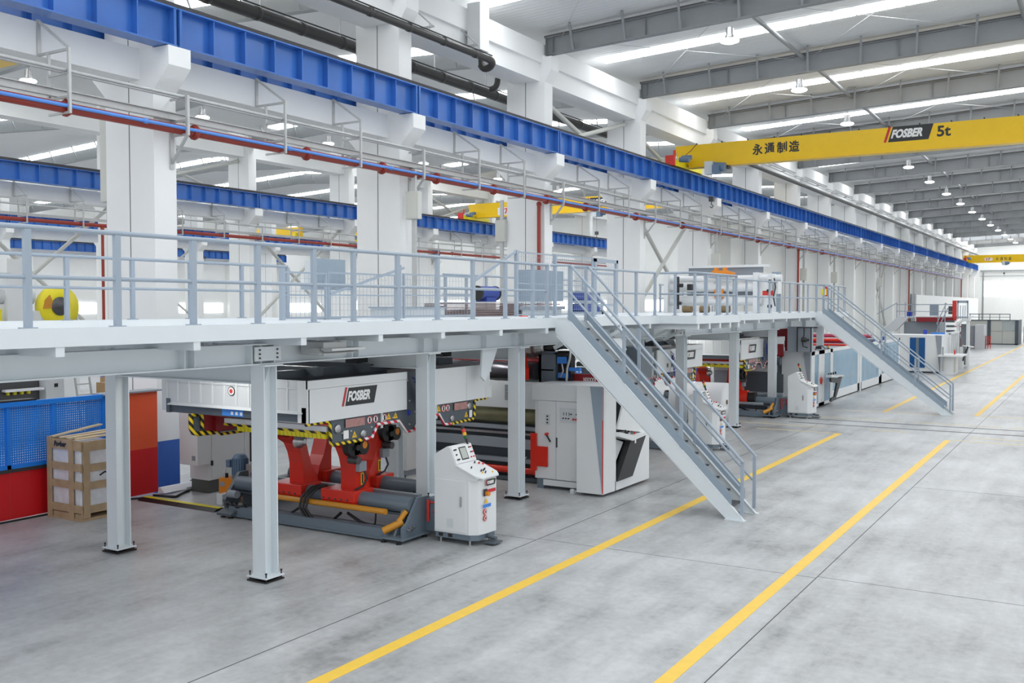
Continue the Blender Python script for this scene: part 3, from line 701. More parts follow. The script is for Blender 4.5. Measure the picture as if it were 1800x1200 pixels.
def pcol(x, y, base=0.0, top=2.92):
    c = B(); z0 = base + 0.065
    c.box(x - 0.12, x + 0.12, y - 0.12, y - 0.105, z0, top); c.box(x - 0.12, x + 0.12, y + 0.105, y + 0.12, z0, top); c.box(x - 0.006, x + 0.006, y - 0.105, y + 0.105, z0, top)
    c.box(x - 0.19, x + 0.19, y - 0.17, y + 0.17, top - 0.02, top)
    c.prism([(x + 0.006, top - 0.28), (x + 0.115, top - 0.02), (x + 0.006, top - 0.02)], 'y', y - 0.006, y + 0.006)
    o = c.build('column', 'pwhite', pf)
    B().box(x - 0.18, x + 0.18, y - 0.17, y + 0.17, base + 0.055, base + 0.075).build('base_plate', 'pwhite', o)
    p = B(); p.box(x - 0.18, x + 0.18, y - 0.17, y + 0.17, base + 0.001, base + 0.022)
    for sx in (-0.15, 0.15):
        for sy in (-0.14, 0.14):
            p.cyl((x + sx, y + sy, base + 0.02), (x + sx, y + sy, base + 0.115), 0.009, 8); p.cyl((x + sx, y + sy, base + 0.115), (x + sx, y + sy, base + 0.135), 0.015, 6)
    p.build('anchor_bolts', 'black', o)
    return o
for x, y in ((-9.66, 9.48), (-9.66, 16.08), (-9.66, 28.98), (-9.66, 33.0), (-9.66, 24.64), (-9.66, 39.5), (-12.7, 9.46), (-12.7, 16.2), (-12.7, 22.5), (-12.7, 28.95), (-12.7, 39.5), (-9.66, 4.0)): pcol(x, y)
pcol(-9.76, 13.28, 0.45)
B().box(-9.98, -9.52, 13.08, 13.48, 0.0, 0.45).build('pedestal', 'mdark', pf)
# bolted splice plate at the first column
b = B(); b.box(-9.60, -9.575, 9.24, 9.72, 2.97, 3.16)
b.build('splice_plate', 'pwhite', pf)
for yy in (9.32, 9.64):
    for zz in (3.01, 3.065, 3.12): B().cyl((-9.58, yy, zz), (-9.555, yy, zz), 0.013, 8).build('bolt', 'dsteel', pf)
for y in (17.3, 19.0, 21.9, 23.0):
    B().bar((-9.5, y, 2.86), (-8.8, y, 3.2), 0.07, 0.07).build('knee_brace', 'pwhite', pf)
b = B(); b.prism([(14.98, 2.93), (15.5, 2.93), (15.42, 2.8), (15.2, 2.45), (15.06, 2.32), (14.93, 2.42)], 'x', -9.76, -9.72); b.build('hanging_bracket', 'pwhite', pf)
B().box(-9.62, -9.2, 10.15, 10.62, 3.02, 3.2).box(-9.2, -9.0, 10.1, 10.8, 3.09, 3.12).build('cable_tray_stub', 'galv', pf)
b = B((-9.64, 24.2, 2.9)); b.quad((-9.56, 24.2, 3.05), (0, 1, 0), (0, 0, 1), 0.55, 0.2, 3); logo(b, (-9.555, 23.96, 2.97), (0, 1, 0), (0, 0, 1), 0.48)
b.build('logo', ['logo_dark', 'logo_red', 'logo_white', 'signwhite'], pf)
# ---------------------------------------------------------------- guardrails
def guardrail(label, pts, posts, z=DZ, h=1.0, extra=(), m='prail', group='platform guardrails', pw=0.05, rr=0.027):
    # pts: polyline of the rail in (x, y); posts: list of (x, y)
    g = thing('guardrail', label, 'guardrail', (pts[0][0], pts[0][1], z), group)
    for x, y in posts:
        p = B(); p.box(x - pw * 0.5, x + pw * 0.5, y - pw * 0.7, y + pw * 0.7, z + 0.012, z + h - 0.02); p.box(x - 0.05, x + 0.05, y - 0.075, y + 0.075, z, z + 0.014); p.build('post', m, g)
    B().tube([(x, y, z + h) for x, y in pts], rr, 10).build('top_rail', m, g)
    B().tube([(x, y, z + h * 0.51) for x, y in pts], rr * 0.85, 10).build('mid_rail', m, g)
    return g
X = -9.05
guardrail('near guardrail along the front edge of the platform, left of the stair', [(X, 3.2), (X, 16.22)], [(X, y) for y in (3.7, 4.72, 5.74, 6.76, 7.78, 8.79, 9.80, 10.61, 11.61, 12.63, 13.64, 14.68, 15.64, 16.18)])
guardrail('front guardrail between the near stair and the platform bay', [(X, 17.12), (X, 21.38)], [(X, y) for y in (17.15, 18.15, 19.2, 20.3, 21.38)])
guardrail('guardrail around the projecting bay of the platform', [(X + 0.05, 21.52), (-8.12, 21.52), (-8.12, 24.5), (X + 0.05, 24.5)], [(-8.6, 21.52), (-8.12, 21.52), (-8.12, 22.3), (-8.12, 23.05), (-8.12, 23.8), (-8.12, 24.5), (-8.6, 24.5)])
guardrail('front guardrail between the platform bay and the far stair', [(X, 24.7), (X, 41.0)], [(X, 24.75 + 1.16 * i) for i in range(15)])
guardrail('rear guardrail at the left end of the platform', [(-13.8, 4), (-13.8, 14.2)], [(-13.8, 4.6 + 1.2 * i) for i in range(9)])
guardrail('rear guardrail behind the near stair', [(-13.8, 19.5), (-13.8, 27)], [(-13.8, 19.6 + 0.92 * i) for i in range(9)])
guardrail('rear guardrail near the far end of the platform', [(-13.8, 33), (-13.8, 41)], [(-13.8, 33.1 + 1.1 * i) for i in range(8)])
# ---------------------------------------------------------------- stairs
def stair(x0, y, label, w=0.74):
    # x0: foot of the near stringer, climbing towards -x to the platform edge
    s = thing('steel_stair', label, 'stair', (x0, y, 0), 'platform stairs')
    ya, yb = y, y + w
    xt = -8.95
    rise = (DZ - 0.0) / (x0 - 0.28 - (xt + 0.30))
    zu = lambda x: (x0 - x) * K        # top edge of the stringer
    K = 3.43 / (x0 - (xt + 0.29))
    for yy, sg in ((ya, 1), (yb, -1)):
        q = [(x0 + 0.0, 0.0), (xt + 0.29, 3.43), (xt + 0.0, 3.43), (xt, 3.20), (x0 - 0.29, 0.0)]
        b = B(); b.prism(q, 'y', yy, yy + sg * 0.012)
        d = Vector((-1, 0, K)).normalized()
        b.bar((x0, yy + sg * 0.025, 0.005), (xt + 0.29, yy + sg * 0.025, 3.43), 0.06, 0.012); b.bar((x0 - 0.30, yy + sg * 0.025, 0.005), (xt + 0.02, yy + sg * 0.025, 3.14), 0.06, 0.012)
        b.box(x0 - 0.33, x0 + 0.03, yy - 0.05, yy + 0.05, 0, 0.014)
        b.build('stringer', 'pwhite', s)
        b = B(); b.prism([(x0 - 0.22, zu(x0 - 0.22) + 0.03), (x0 - 0.22, zu(x0 - 0.22) + 0.22), (xt + 0.28, zu(xt + 0.28) + 0.22), (xt + 0.28, zu(xt + 0.28) + 0.03)], 'y', yy + sg * 0.005, yy + sg * 0.015); b.build('kick_plate', 'panel', s)
        h = B(); h.tube([(-9.05, yy, DZ + 1.0), (-8.62, yy, DZ + 0.99), (x0 - 0.02, yy, zu(x0 - 0.02) + 1.0)], 0.025, 10); h.build('handrail', 'prail', s)
        h = B(); h.tube([(-8.9, yy, DZ + 0.52), (-8.66, yy, DZ + 0.5), (x0 - 0.08, yy, zu(x0 - 0.08) + 0.52)], 0.021, 10); h.build('mid_rail', 'prail', s)
        for px in (x0 - 0.04, x0 - 1.16, x0 - 2.28, -8.66):
            zb = min(max(zu(px) - 0.02, 0.1), 3.45); h = B(); h.box(px - 0.028, px + 0.028, yy - 0.02 + sg * 0.03, yy + 0.02 + sg * 0.03, zb, zu(px) + 0.99 if px > -8.6 else DZ + 0.98); h.build('post', 'prail', s)
    n = 16
    for i in range(1, n + 1):
        z = DZ * i / 17; xx = x0 - (z + 0.09) / K
        t = B(); t.box(xx - 0.18, xx, ya + 0.015, yb - 0.015, z - 0.03, z)
        t.cyl((xx, ya + 0.015, z - 0.015), (xx, yb - 0.015, z - 0.015), 0.016, 8); t.build('tread', 'dsteel', s)
    return s
stair(-5.25, 16.33, 'near white steel stair with grey handrails rising to the platform')
stair(-4.39, 35.85, 'far white steel stair at the right end of the platform', 0.74)
# ---------------------------------------------------------------- splicer hood hanging below the platform
def sticker(b, y, z, w_, mi, x=-10.03, h=None): b.quad((x, y, z), (0, 1, 0), (0, 0, 1), w_, h or w_, mi)
def tri(b, y, z, s, mi, x=-10.03): b.add([(x + 0.004, y - s / 2, z), (x + 0.004, y + s / 2, z), (x + 0.004, y, z + s * 0.9)], [(0, 1, 2)], mi)
def splicer(loc_y, label, simple=False):
    s = thing('splicer_hood', label, 'paper splicer', (-11.6, 13.2, 1.6), 'splicer hoods')
    o = Vector((0, 0, 0))
    if not simple:
        p = B(); p.box(-10.03, -10.0, 10.7, 13.07, 1.97, 2.47); p.box(-10.03, -9.992, 10.68, 13.07, 2.475, 2.6); p.box(-10.2, -10.0, 10.68, 10.72, 1.97, 2.6)
        q = p.build('side_panel', 'mwhite', s)
        b = B(); logo(b, (-9.998, 11.43, 2.16), (0, 1, 0), (0, 0, 1), 0.86); b.build('logo', ['logo_dark', 'logo_red', 'logo_white'], q)
        p = B(); p.box(-10.03, -10.0, 13.78, 14.86, 1.97, 2.6); p.box(-10.03, -10.0, 14.87, 15.66, 1.97, 2.6); p.box(-10.03, -9.994, 15.45, 15.70, 2.45, 2.6); p.box(-10.03, -9.994, 15.5, 15.71, 1.97, 2.2); p.build('side_panel', 'mwhite', s)
    else:
        p = B(); p.box(-10.03, -9.98, 12.3, 13.2, 1.93, 2.55); p.box(-10.03, -9.98, 13.21, 14.05, 1.93, 2.55); q = p.build('electric_cabinet', 'mwhite', s)
        B().box(-9.98, -9.975, 13.62, 13.92, 2.05, 2.42).build('vent', 'mmid', q)
        B().prism([(13.28, 2.05), (13.40, 2.2), (13.36, 2.34), (13.30, 2.36)], 'x', -9.975, -9.96).build('emblem', 'black', q)
        b = B(); b.quad((-9.975, 13.0, 2.12), (0, 1, 0), (0, 0, 1), 0.1, 0.1, 0); b.build('lock_plate', 'brown', q)
        p = B(); p.box(-10.03, -10.0, 14.15, 15.7, 1.97, 2.47); p.box(-10.03, -9.992, 14.15, 15.71, 2.475, 2.6); q = p.build('side_panel', 'mwhite', s)
        b = B(); logo(b, (-9.995, 14.35, 2.2), (0, 1, 0), (0, 0, 1), 0.8); b.build('logo', ['logo_dark', 'logo_red', 'logo_white'], q)
        p = B(); p.box(-10.1, -10.02, 11.7, 12.3, 1.9, 2.55); q = p.build('dark_cabinet', 'mdark', s)
        B().box(-10.02, -10.012, 11.85, 12.15, 2.2, 2.5).box(-10.02, -10.012, 11.85, 12.15, 1.9, 2.1).build('display', 'screen', q)
    # slatted near cover
    for yy, sg in ((10.7, 1), (15.7, -1)):
        p = B(); p.box(-13.15, -10.04, yy, yy + sg * 0.03, 2.14, 2.6)
        p.box(-13.15, -10.03, yy - sg * 0.015, yy, 2.47, 2.48); p.box(-13.2, -13.1, yy - sg * 0.02, yy + sg * 0.2, 2.0, 2.6)
        p.prism([(yy, 2.14), (yy - sg * 0.05, 2.1), (yy + sg * 0.02, 2.12)], 'x', -13.05, -10.1)
        for i in range(12): p.box(-13.1 + 0.268 * i - 0.014, -13.1 + 0.268 * i + 0.014, yy - sg * 0.012, yy, 2.16, 2.585, 1)
        q = p.build('slatted_cover', ['mgrey', 'mwhite'], s)
        if sg > 0:
            p = B(); p.lathe((-11.6, yy - 0.005, 2.38), (0, -1, 0), [(0, 0.075), (0.004, 0.075)], 16, 0); p.lathe((-11.6, yy - 0.01, 2.38), (0, -1, 0), [(0, 0.062), (0.002, 0.062)], 16, 1); p.lathe((-11.6, yy - 0.013, 2.38), (0, -1, 0), [(0, 0.035), (0.002, 0.035)], 10, 2)
            p.build('warning_sticker', ['logo_dark', 'signwhite', 'signred'], q)
        p = B(); p.box(-13.08, -10.03, yy + sg * 0.01, yy + sg * 0.06, 1.975, 2.12); p.box(-13.1, -13.02, yy - sg * 0.02, yy + sg * 0.05, 1.97, 2.2); p.box(-10.12, -10.03, yy - sg * 0.02, yy + sg * 0.05, 1.97, 2.2); q = p.build('lower_bar', 'mdark', s)
        if sg > 0:
            p = B(); p.box(-11.82, -11.35, yy - 0.0, yy + 0.012, 1.99, 2.09, 0)
            for i in range(3): p.box(-11.62 + 0.1 * i, -11.57 + 0.1 * i, yy - 0.004, yy, 2.01, 2.06, 1)
            p.build('blue_sticker', ['signblue', 'signwhite'], q)
    p = B()
    for y in (11.6, 12.75, 13.6, 16.3 if False else 14.9): p.box(-13.1, -10.6, y - 0.08, y + 0.08, 2.6, 2.74)
    p.box(-10.98, -10.82, 10.9, 15.6, 2.58, 2.7); p.build('top_frame', 'mdark', s)
    for y in (12.85, 15.35):
        p = B(); p.box(-11.02, -10.78, y - 0.15, y + 0.15, 2.74, 2.82); m_ = p.build('suspension_mount', 'black', s)
        p = B(); p.cyl((-10.95, y, 2.82), (-10.95, y, 3.19), 0.016, 8); p.build('suspension_rod', 'black', m_); p = B(); p.cyl((-10.85, y, 2.82), (-10.85, y, 3.19), 0.016, 8); p.build('suspension_rod', 'black', m_)
    # dark end plates with guard edging
    cont = [(10.72, 2.6), (10.72, 1.96), (11.2, 1.95), (11.22, 1.6), (12.2, 1.6), (12.32, 1.79), (12.9, 1.79), (13.1, 1.59), (13.3, 1.59), (13.52, 1.79), (14.08, 1.79), (14.2, 1.6), (15.16, 1.6), (15.18, 1.95), (15.68, 1.96), (15.68, 2.6)]
    for x in (-10.05, -12.5):
        ct = cont if x > -11 else [(10.76, 2.6), (10.76, 1.97), (10.66, 1.96), (10.66, 1.72), (10.74, 1.64), (11.2, 1.62)] + cont[4:]
        p = B(); p.prism(ct, 'x', x - 0.03, x); q = p.build('end_plate', 'mdark', s)
        if x < -11:
            p = B(); p.tube([(x + 0.012, a, c) for a, c in ((10.66, 1.98), (10.66, 1.74), (10.70, 1.67), (10.8, 1.64), (11.15, 1.63))], 0.04, 8); p.build('guard_edging', 'hazard', q)
            p = B(); p.tube([(x + 0.03, a, c) for a, c in ((10.87, 1.95), (10.87, 1.72), (10.9, 1.68))], 0.03, 8); p.build('guard_edging', 'hazard', q)
            p = B(); p.box(x, x + 0.02, 10.9, 11.25, 1.66, 1.96); p.build('red_plate', 'dred', q)
        for (pts, mm) in (([(10.68, 1.95), (11.15, 1.96), (11.2, 1.93), (11.22, 1.62), (11.26, 1.585), (11.95, 1.585)], 'hazard'), ([(12.0, 1.585), (12.2, 1.6), (12.34, 1.79), (12.9, 1.79), (13.1, 1.585), (13.3, 1.585), (13.5, 1.78), (14.05, 1.79), (14.2, 1.6), (14.4, 1.585)], 'hazard2'), ([(14.45, 1.585), (15.12, 1.6), (15.18, 1.66), (15.18, 1.92), (15.24, 1.95), (15.62, 1.96)], 'hazard')):
            p = B(); p.tube([(x + 0.012, a, c) for a, c in pts], 0.027, 8); p.build('guard_edging', mm, q)
        if x > -11:
            for y, wd in ((11.78, 0.46), (14.72, 0.42)): p = B(); sticker(p, y, 1.88, wd, 0, h=0.13); p.build('tinted_window', 'pink', q)
            for y in (12.15, 12.3, 12.53, 14.33, 14.2):
                p = B(); p.lathe((x + 0.001, y, 1.88), (1, 0, 0), [(0, 0.065), (0.003, 0.065)], 14, 0); p.lathe((x + 0.004, y, 1.88), (1, 0, 0), [(0, 0.052), (0.002, 0.052)], 14, 1); p.box(x + 0.006, x + 0.008, y - 0.02, y + 0.02, 1.84, 1.92, 2); p.build('prohibition_sticker', ['signred', 'signwhite', 'logo_dark'], q)
            for y, z in ((12.64, 1.84), (12.82, 1.84), (11.78, 1.64), (14.05, 1.84), (14.92, 1.66)): p = B(); tri(p, y, z, 0.12, 0, x); tri(p, y, z + 0.03, 0.03, 1, x + 0.002); p.build('warning_sticker', ['signyel', 'logo_dark'], q)
            for y, wd in ((11.56, 0.12), (15.04, 0.09)): p = B(); sticker(p, y, 1.71, wd, 0, h=0.13); p.build('white_sticker', 'signwhite', q)
            p = B()
            for y, z, r_ in ((11.38, 1.82, 0.07), (15.0, 1.86, 0.06), (11.98, 1.68, 0.06), (14.45, 1.68, 0.055)): p.lathe((x, y, z), (1, 0, 0), [(0, r_), (0.03, r_), (0.03, r_ * 0.6), (0.035, 0.01)], 14)
            for y, z in ((11.5, 1.74), (11.6, 1.745), (11.7, 1.75), (12.2, 1.76), (12.05, 1.7), (12.75, 1.86), (12.6, 2.0), (13.2, 1.7), (13.35, 1.9), (13.2, 2.1), (13.4, 2.3), (13.15, 2.45)): p.lathe((x, y, z), (1, 0, 0), [(0, 0.02), (0.015, 0.015), (0.02, 0.002)], 8)
            p.build('bolts_and_knobs', 'steel', q)
            p = B(); p.box(x, x + 0.02, 12.43, 12.47, 1.72, 1.97); p.box(x, x + 0.02, 13.95, 13.99, 1.72, 1.97); p.build('guide_rail', 'mgrey', q)
    p = B(); p.cyl((-10.06, 13.15, 1.9), (-10.06, 13.2, 1.9), 0.05, 8)
    for i in range(7):
        y = 13.22 + 0.05 * i; z = 2.5 - 0.07 * i
        p.tube([(-10.0, y, z), (-9.93, y + 0.12, z - 0.1 - 0.02 * i), (-9.97, y + 0.05, z - 0.22), (-9.98, y + 0.16 - 0.03 * i, z - 0.32)], 0.011, 5)
    p.build('blue_air_hoses', 'bluesheet', s)
    for sg, y0 in ((1, 11.2), (-1, 15.2)):
        p = B(); p.cyl((-12.45, y0 + sg * 0.3, 1.93), (-10.1, y0 + sg * 0.3, 1.93), 0.075, 14); p.build('red_roller', 'red', s)
        p = B(); p.box(-12.3, -10.1, y0 - 0.02, y0 + 0.06, 1.79, 1.87)
        for i in range(16): p.box(-12.2 + 0.045 * i, -12.175 + 0.045 * i, y0 - 0.024, y0 - 0.02, 1.82, 1.85)
        p.build('web_bar', 'paper', s)
        p = B(); p.cyl((-12.4, y0 + sg * 0.12, 1.98), (-10.1, y0 + sg * 0.12, 1.98), 0.028, 10); p.build('idle_roller', 'steel', s)
        p = B(); p.box(-12.3, -10.1, y0 - 0.035, y0 + 0.07, 1.755, 1.79); p.build('hazard_strip', 'hazard', s)
        p = B()
        for i in range(22): p.prism([(-12.0 + 0.086 * i, 1.755), (-11.925 + 0.086 * i, 1.755), (-11.915 + 0.086 * i, 1.68), (-11.985 + 0.086 * i, 1.68)], 'y', y0 - 0.03, y0 + 0.06)
        p.build('yellow_fingers', 'byellow', s); s_k = None
        p = B(); p.box(-12.53, -12.4, y0 - 0.1, y0 + 0.3, 1.65, 1.95); p.build('red_bracket', 'dred', s)
    if loc_y: s.location.y += loc_y
    return s
splicer(0, 'nearest grey hanging splicer hood, above the roll stand with four bright red arms')
splicer(11.45, 'hanging splicer hood half hidden behind the near stair, with electric cabinets', True)
splicer(20.0, 'farthest hanging splicer hood, left of the far control console')
# ---------------------------------------------------------------- mill roll stand with swinging arms
def roll_stand(loc_y, label, arms=True):
    s = thing('roll_stand', label, 'roll stand', (-11.3, 13.05, 0), 'roll stands')
    near = [(11.98, 1.5), (12.2, 1.37), (12.29, 1.2), (12.335, 1.02), (12.34, 0.62), (12.2, 0.62), (12.2, 0.42), (12.7, 0.42), (12.7, 0.62), (12.66, 0.78), (12.55, 0.95), (12.48, 1.15), (12.42, 1.35), (12.36, 1.52), (12.2, 1.56)]
    far = [(26.1 - y, z) for y, z in near]
    b = B(); b.box(-13.1, -9.6, 11.99, 12.14, 0.05, 0.2); b.box(-13.1, -9.6, 11.97, 12.16, 0.03, 0.06); b.build('front_rail', 'mblue', s)
    b = B(); b.box(-13.1, -9.4, 14.0, 14.15, 0.05, 0.2); b.build('rear_rail', 'mblue', s)
    b = B(); b.box(-13.1, -9.5, 12.6, 13.5, 0.04, 0.09); b.build('floor_tray', 'mmid', s)
    b = B(); b.prism([(11.93, 0.06), (12.75, 0.06), (12.75, 0.09), (11.93, 0.09)], 'x', -9.68, -9.22); b.prism([(12.02, 0.09), (12.72, 0.09), (12.72, 0.64), (12.42, 0.66), (12.14, 0.3), (12.02, 0.24)], 'x', -9.33, -9.28); b.prism([(12.05, 0.09), (12.3, 0.09), (12.42, 0.55), (12.34, 0.6)], 'x', -9.5, -9.46)
    b.build('end_bracket', 'mblue', s)
    b = B(); b.box(-9.28, -8.99, 12.62, 13.75, 0.1, 0.62); q = b.build('side_box', 'mblue', s)
    b = B(); b.tube([(-9.22, 12.61, 0.56), (-9.06, 12.61, 0.57), (-9.05, 12.61, 0.43), (-9.12, 12.61, 0.42)], 0.016, 6); b.cyl((-9.22, 12.6, 0.26), (-9.22, 12.6, 0.60), 0.028, 8); b.build('red_valve', 'signred', q)
    b = B(); b.tube([(-8.99, 12.9, 0.6), (-9.0, 12.9, 0.75), (-9.05, 13.0, 0.85), (-9.08, 13.1, 0.8)], 0.05, 8); b.build('thick_hose', 'black', q)
    b = B(); b.prism([(11.85, 0.05), (12.4, 0.05), (12.4, 0.12), (12.0, 0.14), (11.85, 0.09)], 'x', -13.25, -12.9); b.prism([(12.1, 0.1), (12.3, 0.1), (12.62, 0.5), (12.6, 0.72), (12.4, 0.72), (12.05, 0.28)], 'x', -13.32, -13.25); b.box(-13.3, -13.1, 12.5, 13.7, 0.05, 0.5); b.build('far_end_bracket', 'mdark', s)
    for x, y in ((-13.2, 11.95), (-13.0, 11.95), (-9.62, 11.96), (-9.32, 11.96), (-9.3, 12.6)): B().cyl((x, y, 0.0), (x, y, 0.06), 0.02, 8).cyl((x, y, 0), (x, y, 0.012), 0.045, 10).build('levelling_foot', 'black', s)
    for y, x1 in ((12.38, -9.36), (13.72, -9.5)):
        b = B(); b.cyl((-13.25, y, 0.53), (x1, y, 0.53), 0.13, 20); q = b.build('shaft', 'mblue', s)
        B().box(-13.2, x1 - 0.05, y - 0.05, y + 0.05, 0.36, 0.40).build('shaft_key', 'mdark', q)
    for y in (12.12, 13.98): B().cyl((-12.6, y, 0.44), (-9.7, y, 0.44), 0.048, 12).build('hydraulic_cylinder', 'ochre' if loc_y < 15 else 'mmid', s)
    if loc_y > 15: B().cyl((-10.9, 12.3, 0.62), (-10.25, 12.3, 0.62), 0.24, 18).build('red_drive_drum', 'red', s); B().cyl((-10.25, 12.3, 0.62), (-10.0, 12.3, 0.62), 0.2, 16).build('black_hub', 'black', s)
    B().box(-13.0, -9.6, 12.85, 12.95, 0.55, 0.60).build('tie_bar', 'mmid', s)
    B().cyl((-9.66, 12.0, 0.16), (-9.42, 12.2, 0.3), 0.06, 12).cyl((-9.47, 12.15, 0.3), (-9.40, 12.26, 0.46), 0.045, 10).build('clamp_cylinder', 'ochre', s)
    B().cyl((-13.15, 12.05, 0.4), (-12.95, 12.05, 0.4), 0.07, 12).build('clamp_roller', 'mmid', s)
    b = B()
    b.tube([(-13.2 + 0.06 * i, 12.02 + 0.02 * math.sin(i), 0.22 + 0.03 * math.sin(i * 2.1) - 0.02 * (i > 5)) for i in range(9)], 0.032, 6); b.build('chain', 'black', s)
    for (x0, x1, prof, sg) in ((-11.98, -11.66, near, 1), (-10.82, -10.5, near, 1), (-12.62, -12.3, far, -1), (-11.46, -11.12, far, -1)):
        b = B(); b.prism(prof, 'x', x0, x1)
        yc = 12.38 if sg > 0 else 13.72
        b.box(x0 - 0.28, x1 + 0.12, yc - 0.23, yc + 0.27, 0.5, 0.68); b.prism([(yc - 0.23, 0.5), (yc + 0.27, 0.5), (yc + 0.2, 0.38), (yc - 0.15, 0.36)], 'x', x0 - 0.26, x1 + 0.1)
        q = b.build('swing_arm', 'red', s, 0.012)
        for i in range(5): B().cyl((x0 - 0.22 + 0.13 * i, yc - 0.23, 0.53), (x0 - 0.22 + 0.13 * i, yc - 0.245, 0.53), 0.016, 8).build('bolt', 'dsteel', q)
        yt = 12.22 if sg > 0 else 13.88
        inner = x0 in (-10.82, -11.46)
        if inner:
            b = B(); b.cyl((x1 - 0.02, yt - 0.02, 1.42), (x1 + 0.1, yt - 0.02, 1.42), 0.17, 18); b.cyl((x1, yt + 0.2, 1.38), (x1 + 0.12, yt + 0.2, 1.38), 0.12, 16); b.box(x1, x1 + 0.1, yt - 0.02, yt + 0.2, 1.27, 1.54); b.cyl((x1 + 0.1, yt, 1.4), (x1 + 0.16, yt, 1.4), 0.05, 12); c = b.build('drive_housing', 'black', q)
            B().lathe((x1 + 0.12, yt + 0.21, 1.42), (1, 0, 0), [(0, 0.06), (0.004, 0.06)], 14).build('round_label', 'orange', c)
            B().cyl((x1 + 0.0, yt - 0.04, 1.2), (x1 + 0.2, yt - 0.04, 1.2), 0.065, 12).build('motor', 'dsteel', c)
            b = B(); b.box(x1, x1 + 0.08, 12.34 if sg > 0 else 13.72, 12.52 if sg > 0 else 13.9, 0.98, 1.14); b.build('junction_box', 'mmid', q)
            b = B(); b.quad((x1 + 0.001, 12.5 if sg > 0 else 13.72, 0.84), (0, 1, 0), (0, 0, 1), 0.07, 0.2, 0); b.quad((x1 + 0.006, 12.5 if sg > 0 else 13.72, 0.84), (0, 1, 0), (0, 0, 1), 0.03, 0.16, 1); b.build('yellow_label', ['byellow', 'logo_dark'], q)
            B().tube([(x1 + 0.06, yc + 0.1, 0.99), (x1 + 0.1, yc + 0.12, 0.85), (x1 + 0.1, yc + 0.02, 0.74), (x1 + 0.02, yc - 0.1, 0.68)], 0.018, 6).build('hose', 'black', q)
        else:
            B().lathe((x1 - 0.01, yt, 1.42), (1, 0, 0), [(0, 0.13), (0.04, 0.13), (0.05, 0.10), (0.12, 0.09), (0.16, 0.04)], 18).build('chuck', 'steel', q)
    b = B()
    for i in range(3):
        x = -11.25 + 0.07 * i
        b.tube([(x - 0.05, 12.38, 0.68), (x - 0.1, 12.2, 0.66), (x - 0.18, 12.05, 0.52), (x - 0.2, 12.02, 0.34), (x - 0.1, 12.04, 0.2), (x + 0.05, 12.1, 0.13), (x + 0.3, 12.15, 0.1)], 0.022, 7)
    b.tube([(-11.6, 12.2, 0.3), (-11.75, 12.15, 0.2), (-11.7, 12.2, 0.1), (-11.3, 12.25, 0.09), (-10.9, 12.2, 0.14), (-10.7, 12.2, 0.3)], 0.026, 6)
    b.tube([(-10.6, 12.25, 0.3), (-10.3, 12.2, 0.2), (-10.0, 12.18, 0.15), (-9.7, 12.2, 0.17), (-9.55, 12.3, 0.2)], 0.025, 6)
    b.tube([(-9.95, 12.18, 0.4), (-9.95, 12.16, 0.22), (-10.02, 12.17, 0.15)], 0.015, 6)
    b.build('hydraulic_hoses', 'black', s)
    b = B()
    for i in range(3): b.cyl((-9.62 + 0.05 * i, 12.35, 0.16), (-9.62 + 0.05 * i, 12.5, 0.24), 0.04, 10)
    b.build('hose_coil', 'black', s)
    b = B()
    for i in range(4): b.cyl((-9.27, 12.12 + 0.05 * i, 0.2 + 0.02 * (i % 2)), (-9.22, 12.12 + 0.05 * i, 0.2 + 0.02 * (i % 2)), 0.02, 8)
    b.build('valve_block', 'steel', s)
    s.location.y += loc_y
    return s
roll_stand(0, 'nearest roll stand on the floor with four bright red swing arms')
roll_stand(11.45, 'roll stand behind the near stair with red arms')
roll_stand(20, 'roll stand beside the far control console')
